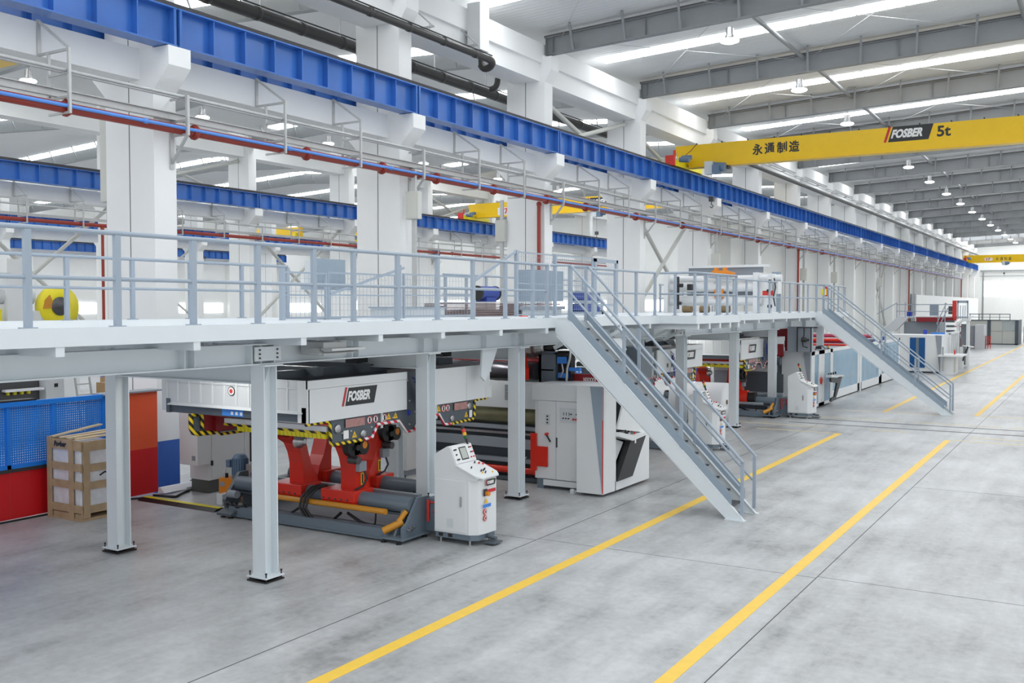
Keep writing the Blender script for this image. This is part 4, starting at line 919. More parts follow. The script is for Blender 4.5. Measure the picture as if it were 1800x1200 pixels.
# ---------------------------------------------------------------- control consoles
def console(dx, loc_y, label):
    s = thing('control_console', label, 'control console', (-8.55, 12.7, 0), 'operator consoles')
    b = B()
    b.prism([(-8.97, 12.42), (-8.32, 12.42), (-8.2, 12.5), (-8.17, 12.62), (-8.15, 12.95), (-8.25, 13.0), (-8.97, 13.0)], 'z', 0.17, 1.02)
    b.prism([(-8.97, 1.02), (-8.2, 1.02), (-8.15, 1.06), (-8.55, 1.22), (-8.67, 1.5), (-8.72, 1.52), (-8.97, 1.38)], 'y', 12.42, 13.0)
    b.build('housing', 'mwhite', s, 0.008)
    d = B(); d.box(-8.955, -8.37, 12.408, 12.42, 0.2, 1.0); dr = d.build('door', 'mwhite', s, 0.003)
    B().box(-8.475, -8.445, 12.398, 12.408, 0.6, 0.76).box(-8.468, -8.452, 12.392, 12.4, 0.62, 0.72).build('handle', 'steel', dr)
    v = B(); [v.box(-8.72, -8.6, 12.404, 12.408, 0.26 + 0.018 * i, 0.27 + 0.018 * i) for i in range(8)]; v.build('vent', 'mgrey', dr)
    b = B(); b.prism([(-8.96, 12.44), (-8.3, 12.44), (-8.2, 12.52), (-8.19, 12.96), (-8.96, 12.98)], 'z', 0.08, 0.17)
    b.build('plinth', 'mblue', s)
    for x in (-8.9, -8.72): B().box(x, x + 0.08, 12.435, 12.445, 0.1, 0.15).build('forklift_slot', 'black', s)
    for x, y in ((-8.9, 12.5), (-8.35, 12.5), (-8.25, 12.9), (-8.9, 12.92)): B().cyl((x, y, 0), (x, y, 0.09), 0.018, 8).cyl((x, y, 0), (x, y, 0.01), 0.04, 10).build('levelling_foot', 'steel', s)
    B().box(-8.18, -7.98, 12.62, 12.86, 0.03, 0.05).cyl((-8.2, 12.74, 0.12), (-8.02, 12.74, 0.1), 0.03, 8).build('foot_pedal', 'mdark', s)
    # sloping desk and screen board
    u = Vector((0.4, 0, -0.16)).normalized(); n = Vector((0.16, 0, 0.4)).normalized()
    b = B(); P = Vector((-8.55, 12.40, 1.222)); w = Vector((0, 1, 0))
    b.add([P + a * 0.485 * u + c * 0.62 * w + n * k for k in (0.0, 0.022) for a, c in ((0, 0), (0.8, 0), (1, 0.14), (1, 0.86), (0.8, 1), (0, 1))], [(5, 4, 3, 2, 1, 0), (6, 7, 8, 9, 10, 11)] + [(i, (i + 1) % 6, 6 + (i + 1) % 6, 6 + i) for i in range(6)])
    dk = b.build('desk', 'mwhite', s)
    def knob(b, a, c, r, h, mi): p = P + u * a * 0.485 + w * c * 0.62 + n * 0.022; b.cyl(p, p + n * h, r, 8, mi=mi)
    b = B()
    for a, c in ((0.35, 0.3), (0.12, 0.7), (0.62, 0.45), (0.62, 0.55), (0.58, 0.65), (0.75, 0.5)): knob(b, a, c, 0.011, 0.035, 0)
    for a, c in ((0.2, 0.82), (0.28, 0.92)): knob(b, a, c, 0.017, 0.03, 1)
    for a, c in ((0.8, 0.78), (0.72, 0.4)): knob(b, a, c, 0.012, 0.02, 2)
    b.build('buttons', ['black', 'signred', 'signyel'], dk)
    u2 = Vector((0.12, 0, -0.28)).normalized(); n2 = Vector((0.28, 0, 0.12)).normalized(); P2 = Vector((-8.675, 12.42, 1.505))
    b = B(); b.add([P2 + u2 * a + w * c + n2 * k for k in (0.0, 0.016) for a, c in ((0, 0.01), (0.28, 0.01), (0.28, 0.57), (0, 0.57))], [(3, 2, 1, 0), (4, 5, 6, 7), (0, 1, 5, 4), (1, 2, 6, 5), (2, 3, 7, 6), (3, 0, 4, 7)])
    bd = b.build('screen_board', 'mwhite', s)
    b = B()
    for k, mi, (a0, a1, c0, c1) in ((0.018, 0, (0.03, 0.24, 0.19, 0.39)), (0.022, 1, (0.05, 0.22, 0.21, 0.37))): b.add([P2 + u2 * a + w * c + n2 * k for a, c in ((a0, c0), (a1, c0), (a1, c1), (a0, c1))], [(0, 1, 2, 3)], mi)
    b.build('screen', ['logo_dark', 'screen'], bd)
    b = B()
    for a, c, mi in ((0.06, 0.06, 0), (0.06, 0.1, 0), (0.14, 0.08, 0), (0.22, 0.07, 0), (0.22, 0.11, 0), (0.06, 0.47, 0), (0.06, 0.52, 1), (0.14, 0.48, 0), (0.14, 0.53, 1), (0.22, 0.45, 1), (0.22, 0.52, 1)):
        p = P2 + u2 * a + w * c + n2 * 0.016; b.cyl(p, p + n2 * 0.02, 0.012, 8, mi=mi)
    b.build('buttons', ['black', 'signred'], bd)
    b = B(); p = Vector((-8.66, 12.9, 1.5)); b.cyl(p, p + Vector((-0.03, 0, 0.09)), 0.02, 10, mi=0); q = p + Vector((-0.03, 0, 0.09)); d = Vector((-0.05, -0.02, 0.16)).normalized()
    for i, mi in enumerate((1, 2, 3)): b.cyl(q + d * 0.055 * i, q + d * (0.055 * i + 0.05), 0.032, 12, mi=mi)
    b.cyl(q + d * 0.165, q + d * 0.2, 0.03, 12, mi=0); b.build('signal_beacon', ['black', 'lgrn', 'lyel', 'signred'], s)
    # stickers and main switch on the aisle side
    b = B(); fx = -8.158; uu = Vector((0.02, 0.33, 0)).normalized(); vv = (0, 0, 1)
    logo(b, (fx + 0.012, 12.62, 0.92), uu, vv, 0.28)
    b.quad((fx + 0.01, 12.80, 0.83), uu, vv, 0.22, 0.05, 1); b.build('logo', ['logo_dark', 'logo_red', 'logo_white'], s)
    b = B(); b.quad((fx + 0.008, 12.63, 0.82), uu, vv, 0.09, 0.11, 0); b.cyl((fx, 12.65, 0.8), (fx + 0.07, 12.65, 0.8), 0.035, 12, mi=1); b.build('main_switch', ['logo_dark', 'orange'], s)
    b = B(); b.add([(fx + 0.012, 12.60, 0.65), (fx + 0.012, 12.70, 0.65), (fx + 0.012, 12.65, 0.73)], [(0, 1, 2)], 0); b.build('warning_sticker', 'signyel', s)
    for z in (0.52, 0.42):
        b = B(); b.lathe((fx + 0.001, 12.63, z), (1, 0, 0), [(0, 0.045), (0.012, 0.045)], 14, 0); b.lathe((fx + 0.013, 12.63, z), (1, 0, 0), [(0, 0.034), (0.002, 0.034)], 14, 1); b.box(fx + 0.015, fx + 0.017, 12.615, 12.645, z - 0.02, z + 0.02, 2); b.build('prohibition_sticker', ['signred', 'signwhite', 'logo_dark'], s)
    for i in range(3): b = B(); b.quad((fx + 0.01, 12.60 + 0.075 * i, 0.61), uu, vv, 0.06, 0.05, 0); b.build('blue_sticker', 'signblue', s)
    s.location.y += loc_y; s.location.x += dx
    return s
console(0, 0, 'nearest white control console, beside the roll stand with four red arms')
console(-0.2, 11.45, 'white control console behind the railing of the near stair')
console(0, 20.0, 'white control console in front of the blue glazed doors')
# ---------------------------------------------------------------- paper roll waiting on the floor
r = thing('paper_roll', 'big white paper roll left of the console behind the near stair', 'paper roll', (-11.2, 30.35, 0))
B().lathe((-12.1, 30.35, 0.62), (1, 0, 0), [(0, 0.07), (0, 0.62), (1.75, 0.62), (1.75, 0.07)], 40).build('paper', 'paper', r)
B().lathe((-12.12, 30.35, 0.62), (1, 0, 0), [(0, 0.05), (0, 0.075), (1.79, 0.075), (1.79, 0.05)], 18).build('core', 'brown', r)
# ---------------------------------------------------------------- single facer with white operator cabinet
def facer(dy, label):
    s = thing('single_facer', label, 'single facer', (-11.3, 18.6, 0))
    Y = 17.6
    def rail(name, m_, z0, z1, y=Y, x0=-13.2, x1=-9.95): return B().box(x0, x1, y, y + 0.12, z0, z1).build(name, m_, s)
    q = B().box(-13.2, -9.9, Y, Y + 0.05, 1.55, 2.12).build('vented_cover', 'mgrey', s)
    v = B()
    for c in range(4):
        for i in range(11): v.box(-10.86 + 0.13 * c, -10.77 + 0.13 * c, Y - 0.004, Y, 1.72 + 0.03 * i, 1.735 + 0.03 * i)
    v.build('vent_slots', 'mdark', q)
    B().cyl((-13.2, Y + 0.2, 1.38), (-9.95, Y + 0.2, 1.38), 0.19, 24).build('olive_roller', mat('olive_roller', (0.20, 0.19, 0.11), 0.3, metal=0.4, var=0.25), s)
    rail('rail', 'mmid', 1.09, 1.17); rail('rail', 'steel', 0.98, 1.03, Y + 0.05); rail('rail', 'mmid', 0.70, 0.90, Y - 0.03); rail('rail', 'mmid', 0.40, 0.49, Y - 0.03); rail('base_rail', 'mdark', 0.02, 0.10, Y - 0.02)
    B().box(-13.2, -10, Y + 0.2, Y + 1.9, 0.05, 1.2).build('dark_core', 'mdark', s)
    B().cyl((-13.2, Y + 0.02, 0.24), (-9.95, Y + 0.02, 0.24), 0.075, 14).build('red_tube', 'red', s)
    B().tube([(-10.7, Y - 0.05, 0.62), (-10.55, Y - 0.08, 0.48), (-10.4, Y - 0.08, 0.44), (-10.3, Y - 0.04, 0.55)], 0.012, 6).build('hose', 'mgrey', s)
    B().cyl((-13.2, Y + 0.4, 2.32), (-10.3, Y + 0.4, 2.32), 0.19, 20).build('slate_roller', mat('slate_roller', (0.07, 0.07, 0.085), 0.3, metal=0.5), s)
    B().cyl((-13.2, Y + 0.55, 2.53), (-10.3, Y + 0.55, 2.53), 0.07, 14).build('crimson_roller', 'dred', s)
    B().cyl((-13.4, 18.6, 2.86), (-10.45, 18.6, 2.86), 0.42, 28).build('heated_drum', 'steel', s)
    B().box(-13.3, -10.3, 18.3, 20.6, 1.2, 2.1).build('rear_housing', 'mgrey', s)
    # crescent arm, journal and post
    b = B(); arc = [(17.57 + 0.55 - 0.62 * math.cos(a), 2.86 + 0.75 * math.sin(a)) for a in [R(-58 + 13 * i) for i in range(10)]]
    inn = [(17.57 + 0.55 - 0.40 * math.cos(a), 2.86 + 0.60 * math.sin(a)) for a in [R(59 - 13 * i) for i in range(10)]]
    b.prism(arc + inn, 'x', -10.62, -10.42); b.box(-10.6, -10.35, 17.6, 17.75, 2.15, 2.4); b.build('red_crescent_arm', 'red', s, 0.01)
    b = B(); b.lathe((-10.42, 18.1, 2.85), (1, 0, 0), [(0, 0.21), (0.10, 0.23), (0.13, 0.2), (0.2, 0.2), (0.24, 0.16), (0.28, 0.16), (0.28, 0.1)], 20, 0); b.lathe((-10.14, 18.1, 2.85), (1, 0, 0), [(0, 0.11), (0.18, 0.11), (0.19, 0.075), (0.3, 0.075), (0.31, 0.06), (0.42, 0.05)], 14, 1); b.build('rotary_joint', ['steel', 'black'], s)
    b = B(); b.box(-10.26, -9.9, 18.0, 18.05, 2.05, 2.7); b.box(-10.26, -10.2, 18.0, 18.35, 2.05, 2.72); b.box(-9.9, -9.86, 18.0, 18.35, 2.05, 2.72); b.box(-10.26, -9.86, 18.0, 18.4, 2.69, 2.75); b.box(-10.26, -9.9, 18.0, 18.3, 2.34, 2.37); b.build('bearing_post', 'mblue', s)
    b = B(); b.box(-9.82, -9.64, 18.0, 18.12, 2.5, 2.64); b.box(-9.8, -9.6, 18.0, 18.12, 2.2, 2.3); b.box(-9.55, -9.3, 18.02, 18.1, 2.35, 2.42); b.build('blue_valve', 'signblue', s)
    b = B(); b.tube([(-9.78, 18.0, 2.95), (-9.62, 18.0, 2.93), (-9.5, 18.0, 2.8), (-9.52, 18.0, 2.6), (-9.58, 18.0, 2.4), (-9.6, 18.0, 2.1)], 0.028, 8); b.tube([(-9.72, 18.02, 2.5), (-9.66, 17.98, 2.35), (-9.74, 18.0, 2.22)], 0.02, 6); b.build('metal_hose', 'steel', s)
    b = B(); b.box(-9.85, -9.55, 18.1, 18.3, 2.1, 2.76); b.box(-9.8, -9.6, 17.99, 18.1, 2.66, 2.72); b.build('valve_stack', 'black', s)
    b = B(); b.box(-9.75, -8.8, 18.25, 18.3, 2.05, 2.28); b.text('NIXXXX', (-9.32, 18.245, 2.12), (1, 0, 0), (0, 0, 1), 0.3, 0.09, 1, 0, 0.004, 0.02); b.build('red_name_plate', ['dred', 'signwhite'], s)
    b = B(); b.cyl((-9.6, 18.5, 2.47), (-8.75, 18.5, 2.47), 0.05, 12); b.box(-9.6, -8.7, 18.4, 18.6, 2.33, 2.4); b.build('steel_bar', 'steel', s)
    b = B(); b.prism([(-9.55, 2.62), (-9.1, 2.58), (-8.95, 2.75), (-9.1, 3.0), (-9.6, 3.05), (-9.65, 2.8)], 'y', 18.6, 19.6); b.build('belly_housing', 'mgrey', s)
    b = B(); b.prism([(-9.05, 2.72), (-8.98, 2.85), (-8.9, 2.72), (-8.98, 2.6)], 'y', 18.4, 18.42); b.prism([(-9.02, 2.72), (-8.98, 2.79), (-8.94, 2.72), (-8.98, 2.66)], 'y', 18.395, 18.4, 1); b.build('diamond_sticker', ['signwhite', 'logo_dark'], s)
    b = B(); b.box(-9.6, -8.7, 19.8, 20.4, 2.1, 2.8); b.build('rear_dark_box', 'mdark', s)
    return s
facer(0, 'single facer with red crescent arm and long rollers behind the white cabinet')
s = thing('operator_cabinet', 'white operator cabinet with grey wedge stripe and red side plate, under the near stair', 'machine cabinet', (-9.0, 17.9, 0))
b = B(); b.box(-9.9, -8.72, 17.22, 18.4, 0.2, 1.8); b.box(-9.95, -8.72, 17.18, 18.4, 1.8, 2.13); b.box(-9.7, -8.72, 17.2, 18.2, 0.07, 0.19); b.build('body', 'mwhite', s, 0.004)
b = B(); b.box(-9.40, -8.81, 17.195, 17.22, 0.21, 1.79); q = b.build('door', 'mwhite', s, 0.003)
b = B(); b.box(-9.31, -8.9, 17.185, 17.195, 1.38, 1.66); p_ = b.build('control_plate', 'mgrey', q)
b = B()
for x, z, mi in ((-9.23, 1.46, 0), (-9.17, 1.46, 0), (-9.11, 1.46, 0), (-9.05, 1.55, 0), (-8.93, 1.55, 0), (-9.0, 1.45, 1), (-8.94, 1.45, 1)): b.cyl((x, 17.185, z), (x, 17.165, z), 0.014 if mi == 0 else 0.022, 10, mi=mi)
for x in (-9.22, -9.16, -9.1): b.box(x - 0.004, x + 0.004, 17.175, 17.185, 1.52, 1.58, 0)
b.build('buttons', ['black', 'signred'], p_)
B().box(-9.40, -9.37, 17.18, 17.2, 0.86, 1.06).build('handle', 'dsteel', q)
for z in (0.30, 0.95, 1.55): B().box(-8.84, -8.81, 17.18, 17.2, z, z + 0.07).build('hinge', 'black', q)
b = B(); b.box(-9.83, -9.41, 17.2, 17.22, 0.21, 1.79); q = b.build('service_panel', 'mwhite', s, 0.003)
B().box(-9.65, -9.54, 17.19, 17.2, 1.30, 1.52).build('switch_plate', 'mgrey', q)
b = B()
for i in range(3): b.cyl((-9.595, 17.19, 1.35 + 0.065 * i), (-9.595, 17.17, 1.35 + 0.065 * i), 0.016, 8)
b.build('buttons', 'black', q)
b = B(); b.cyl((-9.6, 17.2, 1.12), (-9.6, 17.12, 1.12), 0.03, 10, mi=1); b.tube([(-9.6, 17.14, 1.12), (-9.54, 17.12, 1.05), (-9.48, 17.1, 0.98)], 0.018, 6, 0); b.build('lever', ['black', 'signred'], q)
b = B(); b.prism([(-9.97, 0.36), (-9.84, 0.36), (-9.84, 0.455), (-9.58, 0.455), (-9.58, 0.86), (-9.84, 0.86), (-9.84, 1.12), (-9.97, 1.12)], 'y', 17.15, 17.19); b.build('red_cover_plate', 'red', s, 0.004)
B().box(-9.85, -9.7, 17.22, 17.5, 0.0, 0.2).build('support_foot', 'mblue', s)
# corner pylon and aisle front
b = B(); b.prism([(-8.80, 16.93), (-8.23, 16.93), (-8.2, 17.42), (-8.80, 17.42)], 'z', 0.06, 2.15); b.build('corner_pylon', 'mwhite', s, 0.004)
b = B(); b.prism([(-8.50, 2.145), (-8.235, 2.145), (-8.235, 0.08)], 'y', 16.915, 16.93); b.build('wedge_stripe', 'panel', s)
b = B(); b.prism([(-8.235, 1.5), (-8.225, 1.5), (-8.225, 0.08), (-8.235, 0.08)], 'y', 16.91, 16.932); b.prism([(16.93, 2.14), (16.945, 2.14), (16.935, 0.08), (16.93, 0.08)], 'x', -8.228, -8.222); b.build('red_trim', 'signred', s)
b = B(); b.box(-8.7, -8.2, 17.42, 17.46, 0.06, 2.15); b.box(-8.24, -8.2, 17.43, 19.1, 0.06, 0.25); b.prism([(18.2, 0.25), (19.1, 0.25), (19.1, 2.15), (18.03, 2.15), (17.52, 1.27), (18.87, 1.06)], 'x', -8.24, -8.2); b.box(-8.7, -8.24, 19.04, 19.1, 0.06, 2.15); b.build('aisle_front', 'mwhite', s)
b = B(); b.box(-8.7, -8.62, 17.46, 19.04, 0.06, 2.12); b.build('dark_recess', 'dsteel', s)
b = B(); b.prism([(17.47, 1.10), (18.02, 0.95), (17.47, 0.42)], 'x', -8.5, -8.3); b.build('slanted_tray', 'mgrey', s)
b = B(); b.prism([(17.47, 0.24), (18.2, 0.245), (18.887, 1.03), (18.1, 0.98)], 'x', -8.3, -8.17); b.build('console_leg', 'logo_dark', s)
b = B(); b.prism([(17.44, 1.14), (17.48, 1.22), (18.15, 1.08), (18.9, 1.09), (18.9, 1.03), (18.1, 0.98)], 'x', -8.6, -8.12); q = b.build('slanted_desk', 'mwhite', s)
b = B()
for x, y, mi in ((-8.3, 17.8, 0), (-8.2, 17.9, 0), (-8.35, 18.3, 0), (-8.2, 18.35, 1), (-8.4, 18.5, 0), (-8.4, 18.65, 1), (-8.25, 18.2, 2)): b.cyl((x, y, 1.06), (x, y, 1.22 if y < 18 else 1.13), 0.018, 8, mi=mi)
b.build('buttons', ['black', 'signred', 'signwhite'], q)
B().quad((-8.115, 18.2, 0.98), (0, 1, 0), (0, 0, 1), 0.06, 0.12, 0).build('label_tag', 'signwhite', s)
B().cyl((-9.0, 17.1, 0.04), (-8.9, 17.05, 0.04), 0.04, 10).box(-8.98, -8.9, 17.0, 17.1, 0.0, 0.06).build('floor_roller', 'mgrey', s)
# ---------------------------------------------------------------- glazed enclosure of the second line
s = thing('glazed_enclosure', 'long white machine enclosure with blue glass doors behind the far stair', 'machine enclosure', (-9.0, 40, 0))
b = B(); b.prism([(-9.9, 35.0), (-9.06, 35.0), (-8.86, 35.05), (-8.88, 35.2), (-9.9, 35.2)], 'z', 0.05, 2.09); b.build('grey_end_panel', 'mgrey', s)
b = B(); b.box(-9.16, -8.86, 38.2, 38.26, 0.05, 2.08); b.build('white_return', 'mwhite', s)
b = B(); b.prism([(-9.12, 2.09), (-8.88, 2.09), (-8.88, 0.3), (-8.95, 0.9)], 'y', 34.97, 34.99); b.build('wedge_panel', 'mmid', s)
b = B(); b.lathe((-9.24, 34.99, 1.34), (0, -1, 0), [(0, 0.07), (0.03, 0.07), (0.03, 0.045)], 16, 0); b.lathe((-9.24, 34.96, 1.34), (0, -1, 0), [(0, 0.03), (0.02, 0.03)], 12, 1); b.build('round_knob', ['black', 'steel'], s)
def framed(nm, y0, y1, z0, z1, x, fr, gl, mull=0, parent=None, bm='mwhite', bars=0):
    b = B(); b.box(x - 0.06, x, y0, y0 + fr[0], z0, z1); b.box(x - 0.06, x, y1 - fr[0], y1, z0, z1); b.box(x - 0.06, x, y0, y1, z0, z0 + fr[1]); b.box(x - 0.06, x, y0, y1, z1 - fr[2], z1)
    q = b.build(nm, bm, parent)
    B().box(x - 0.035, x - 0.025, y0 + fr[0], y1 - fr[0], z0 + fr[1], z1 - fr[2]).build('glass', gl, q)
    if mull:
        b = B()
        for i in range(1, mull): yy = y0 + (y1 - y0) * i / mull; b.box(x - 0.04, x - 0.02, yy - 0.012, yy + 0.012, z0 + fr[1], z1 - fr[2])
        b.build('glazing_bars', 'mgrey', q)
    return q
d1 = framed('door', 35.05, 36.56, 0.06, 2.08, -8.86, (0.45, 0.11, 0.13), 'bglass', 0, s); d2 = framed('door', 36.58, 38.2, 0.06, 2.08, -8.86, (0.35, 0.11, 0.13), 'bglass', 0, s)
for q, y in ((d1, 36.4), (d2, 37.95)): B().lathe((-8.86, y, 0.98), (1, 0, 0), [(0, 0.14), (0.03, 0.13), (0.05, 0.05)], 16).build('red_handle', 'signred', q)
b = B(); b.prism([(36.75, 1.1), (37.55, 1.15), (37.55, 0.2)], 'x', -8.90, -8.89); b.build('blue_reflection_panel', 'signblue', d2)
framed('window_panel', 38.3, 44.1, 0.05, 2.06, -9.1, (0.3, 0.32, 0.13), 'bglass', 4, s)
framed('window_panel', 44.3, 48.75, 0.05, 2.05, -9.1, (0.3, 0.33, 0.14), 'bglass', 4, s)
framed('window_panel', 48.8, 53.9, 0.05, 2.05, -9.1, (0.3, 0.40, 0.14), 'bglass', 5, s)
b = B(); b.box(-9.14, -9.06, 44.1, 44.3, 0.0, 2.12); b.build('corner_post', 'mwhite', s)
b = B(); b.box(-12.5, -9.2, 35.2, 54.2, 0.05, 1.75); b.build('inner_housing', 'mmid', s)
b = B(); b.prism([(36.15, 1.12), (36.1, 1.22), (38.1, 1.1), (38.1, 1.04)], 'x', -8.62, -8.42); q = b.build('slanted_desk', 'mwhite', s); b = B()
for i in range(4): b.cyl((-8.6, 36.5 + 0.35 * i, 1.16), (-8.6, 36.5 + 0.35 * i, 1.25), 0.03, 8)
b.build('buttons', 'black', q)
b = B(); b.prism([(36.2, 1.1), (36.45, 1.1), (37.45, 1.02), (38.0, 1.04), (36.95, 0.25), (36.2, 0.25), (36.35, 0.35), (36.85, 0.38), (37.2, 0.85), (36.3, 0.95)], 'x', -8.52, -8.45); b.build('desk_leg', 'logo_dark', s)
b = B(); b.box(-9.0, -8.96, 37.7, 37.74, 2.05, 2.2, 0)
for i, mi in enumerate((3, 2, 1)): b.cyl((-9.0, 38.0, 2.06 + 0.07 * i), (-9.0, 38.0, 2.12 + 0.07 * i), 0.05, 10, mi=mi)
b.build('signal_beacon', ['mgrey', 'signred', 'lyel', 'lgrn'], s)
b = B(); b.cyl((-9.25, 37.2, 2.15), (-9.05, 37.2, 2.15), 0.05, 10); b.tube([(-9.3, 37.3, 2.06), (-9.2, 37.3, 2.2), (-9.05, 37.35, 2.22), (-8.95, 37.4, 2.1)], 0.02, 6); b.build('valve', 'dsteel', s)
s2 = thing('red_roller_stack', 'stack of dark red and pink rollers above the blue glazed doors', 'rollers', (-10.5, 46, 1.75))
for (x0, x1, y, z, r_, m_) in ((-11.7, -9.0, 46.2, 2.34, 0.085, 'pinkroll'), (-11.7, -10.2, 46, 2.15, 0.075, 'red'), (-11.7, -9.3, 46.1, 2.04, 0.05, 'pinkroll'), (-11.7, -9.6, 45.9, 1.93, 0.05, 'red'), (-10.1, -8.9, 46, 2.14, 0.06, 'mdark')):
    B().cyl((x0, y, z), (x1, y, z), r_, 14).build('roller', m_, s2)
B().box(-11.9, -11.7, 45.8, 46.3, 1.75, 2.5).build('bearing_frame', 'mmid', s2)
s3 = thing('guide_frame', 'black and grey open guide frame beside the far console', 'machine frame', (-9.0, 34.6, 0))
b = B(); b.box(-9.24, -9.21, 34.48, 34.52, 2.1, 2.97); b.box(-8.76, -8.73, 34.48, 34.52, 2.1, 2.97); b.box(-9.24, -8.53, 34.48, 34.52, 2.94, 2.97); b.build('black_uprights', 'black', s3)
b = B(); b.box(-9.6, -8.75, 34.6, 34.8, 2.09, 2.98); b.build('grey_back_plate', 'mmid', s3)
b = B(); b.lathe((-9.06, 34.46, 2.53), (1, 0, 0), [(0, 0.08), (0.15, 0.08), (0.16, 0.04), (0.25, 0.04)], 12); b.tube([(-8.98, 34.45, 2.95), (-8.98, 34.45, 2.7), (-9.05, 34.45, 2.5), (-9.0, 34.45, 2.3), (-8.85, 34.45, 2.25)], 0.02, 6); b.build('actuator', 'black', s3)
s4 = thing('red_press_frame', 'dark red machine frame high behind the farthest splicer hood', 'machine frame', (-9.9, 36.4, 0))
b = B(); b.box(-10.6, -9.84, 36.3, 36.6, 0, 3.1); b.build('red_plate', 'dred', s4); B().box(-10.9, -10.6, 36.3, 36.7, 0, 3.15).build('grey_column', 'mmid', s4)
s5 = thing('dark_conveyor_frame', 'dark framed machine with black rollers behind the far roll stand', 'machine frame', (-10.6, 34.8, 0))
b = B(); b.box(-12, -9.75, 34.7, 34.75, 0.1, 0.62); b.box(-12.3, -10, 34.7, 34.78, 1.35, 1.68); b.build('grey_panel', 'mgrey', s5)
B().box(-11.4, -9.75, 34.66, 34.7, 0.62, 1.28).build('dark_screen', 'mdark', s5)
B().cyl((-12.5, 34.5, 1.75), (-9.8, 34.5, 1.75), 0.14, 16).build('black_roller', 'mdark', s5)
B().box(-12.4, -9.8, 34.8, 34.9, 1.9, 2.35).build('crimson_panel', 'dred', s5)
# ---------------------------------------------------------------- fence on the left
def perf_mat():
    m = mat('perforated_blue_sheet', (0.012, 0.22, 0.80), 0.42, var=0.06)
    nt = m.node_tree; N = nt.nodes; L = nt.links; p = N['Principled BSDF']
    tc = N.new('ShaderNodeTexCoord'); sp = N.new('ShaderNodeSeparateXYZ'); L.new(tc.outputs['Object'], sp.inputs[0])
    def mth(op, a, b=None):
        n = N.new('ShaderNodeMath'); n.operation = op
        for i, v in enumerate((a, b)):
            if v is None: continue
            if isinstance(v, (int, float)): n.inputs[i].default_value = v
            else: L.new(v, n.inputs[i])
        return n.outputs[0]
    d = []
    for ax in ('Y', 'Z'): d.append(mth('POWER', mth('SUBTRACT', mth('FRACT', mth('DIVIDE', sp.outputs[ax], 0.042)), 0.5), 2))
    hole = mth('LESS_THAN', mth('ADD', d[0], d[1]), 0.055)
    L.new(mth('SUBTRACT', 1.0, hole), p.inputs['Alpha'])
    return m
M['perf'] = perf_mat()
FX = -16.05
s = thing('safety_fence', 'blue perforated fence with red lower sheets behind the wooden crate', 'fence', (FX, 8, 0))
for i, (a, c) in enumerate(((4.0, 6.2), (6.25, 8.4), (8.45, 9.75), (9.8, 10.6), (10.65, 11.62))):
    B().box(FX - 0.004, FX + 0.004, a, c, 0.96, 1.98).build('perforated_panel', 'perf', s)
    B().box(FX - 0.006, FX + 0.006, a, c + 0.045, 0.03, 0.85).build('red_sheet', 'fred', s)
    B().box(FX - 0.03, FX + 0.03, c - 0.01, c + 0.06, 0.9, 2.02).build('post', 'fblue', s)
b = B(); b.box(FX - 0.05, FX + 0.05, 4, 11.65, 1.97, 2.05); b.box(FX - 0.03, FX + 0.03, 4, 11.65, 0.90, 0.97); b.build('rail', 'fblue', s)
B().box(FX - 0.03, FX + 0.03, 4, 11.65, 0.84, 0.90).build('grey_rail', 'rail_dark', s)
B().box(FX - 0.2, FX + 0.02, 4, 10.3, 2.05, 2.08).build('black_cap', 'black', s)
s = thing('machine_screen', 'vermilion and red sheet screen in front of the first white column', 'screen', (FX + 0.05, 12.2, 0))
B().box(FX + 0.03, FX + 0.06, 11.68, 12.82, 0.92, 2.03).build('vermilion_sheet', 'forange', s); B().box(FX + 0.03, FX + 0.06, 11.68, 12.82, 0.03, 0.92).build('red_sheet', 'fred', s)
B().box(FX - 0.25, FX + 0.12, 11.6, 12.9, 2.03, 2.06).build('grey_cap', 'mmid', s); B().box(FX - 0.05, FX + 0.03, 12.78, 12.83, 0, 2.03).build('post', 'fblue', s)
b = B((-16, 11, 0)); b.tube([(-15.98, 8, 0.02), (-15.96, 9.6, 0.02), (-15.95, 10.6, 0.02), (-15.9, 12.0, 0.022), (-15.75, 12.25, 0.022)], 0.018, 6); solo(b, 'floor_cable', 'black', 'black cable lying along the foot of the red fence', 'cable')
# ---------------------------------------------------------------- crate
s = thing('wooden_crate', 'open slatted wooden crate with plastic wrapped goods, left of the near columns', 'crate', (-15.4, 10.8, 0))
X0, X1, Y0, Y1 = -15.86, -14.95, 10.38, 11.35
B().box(X0 + 0.05, X1 - 0.032, Y0 + 0.035, Y1 - 0.05, 0.12, 1.30).build('wrapped_goods', 'wrap', s, 0.02)
for x in (X0 + 0.02, X1 - 0.28):
    B().box(x, x + 0.10, Y0 - 0.03, Y0, 0.0, 1.42).build('upright', 'wood', s)
for y in (Y0 + 0.05, Y1 - 0.16): B().box(X1, X1 + 0.03, y, y + 0.12, 0.05, 1.36).build('upright', 'wood', s)
for z in (0.14, 0.55, 0.86, 1.22):
    h = 0.13 if z < 1.2 else 0.17
    B().box(X0 - 0.02, X1 + 0.02, Y0, Y0 + 0.025, z, z + h).build('slat', 'wood', s); B().box(X1 - 0.025, X1, Y0 + 0.02, Y1, z - 0.02, z + h - 0.02).build('slat', 'wood', s); B().box(X0 - 0.02, X0 + 0.005, Y0, Y1, z, z + h).build('slat', 'wood', s)
b = B(); b.box(X0, X1, Y0 + 0.02, Y0 + 0.1, 0.04, 0.12); b.box(X0, X1, Y1 - 0.1, Y1, 0.04, 0.12); b.box(X0, X1 + 0.02, Y0, Y1, 0.0, 0.04); b.build('pallet_base', 'wood', s)
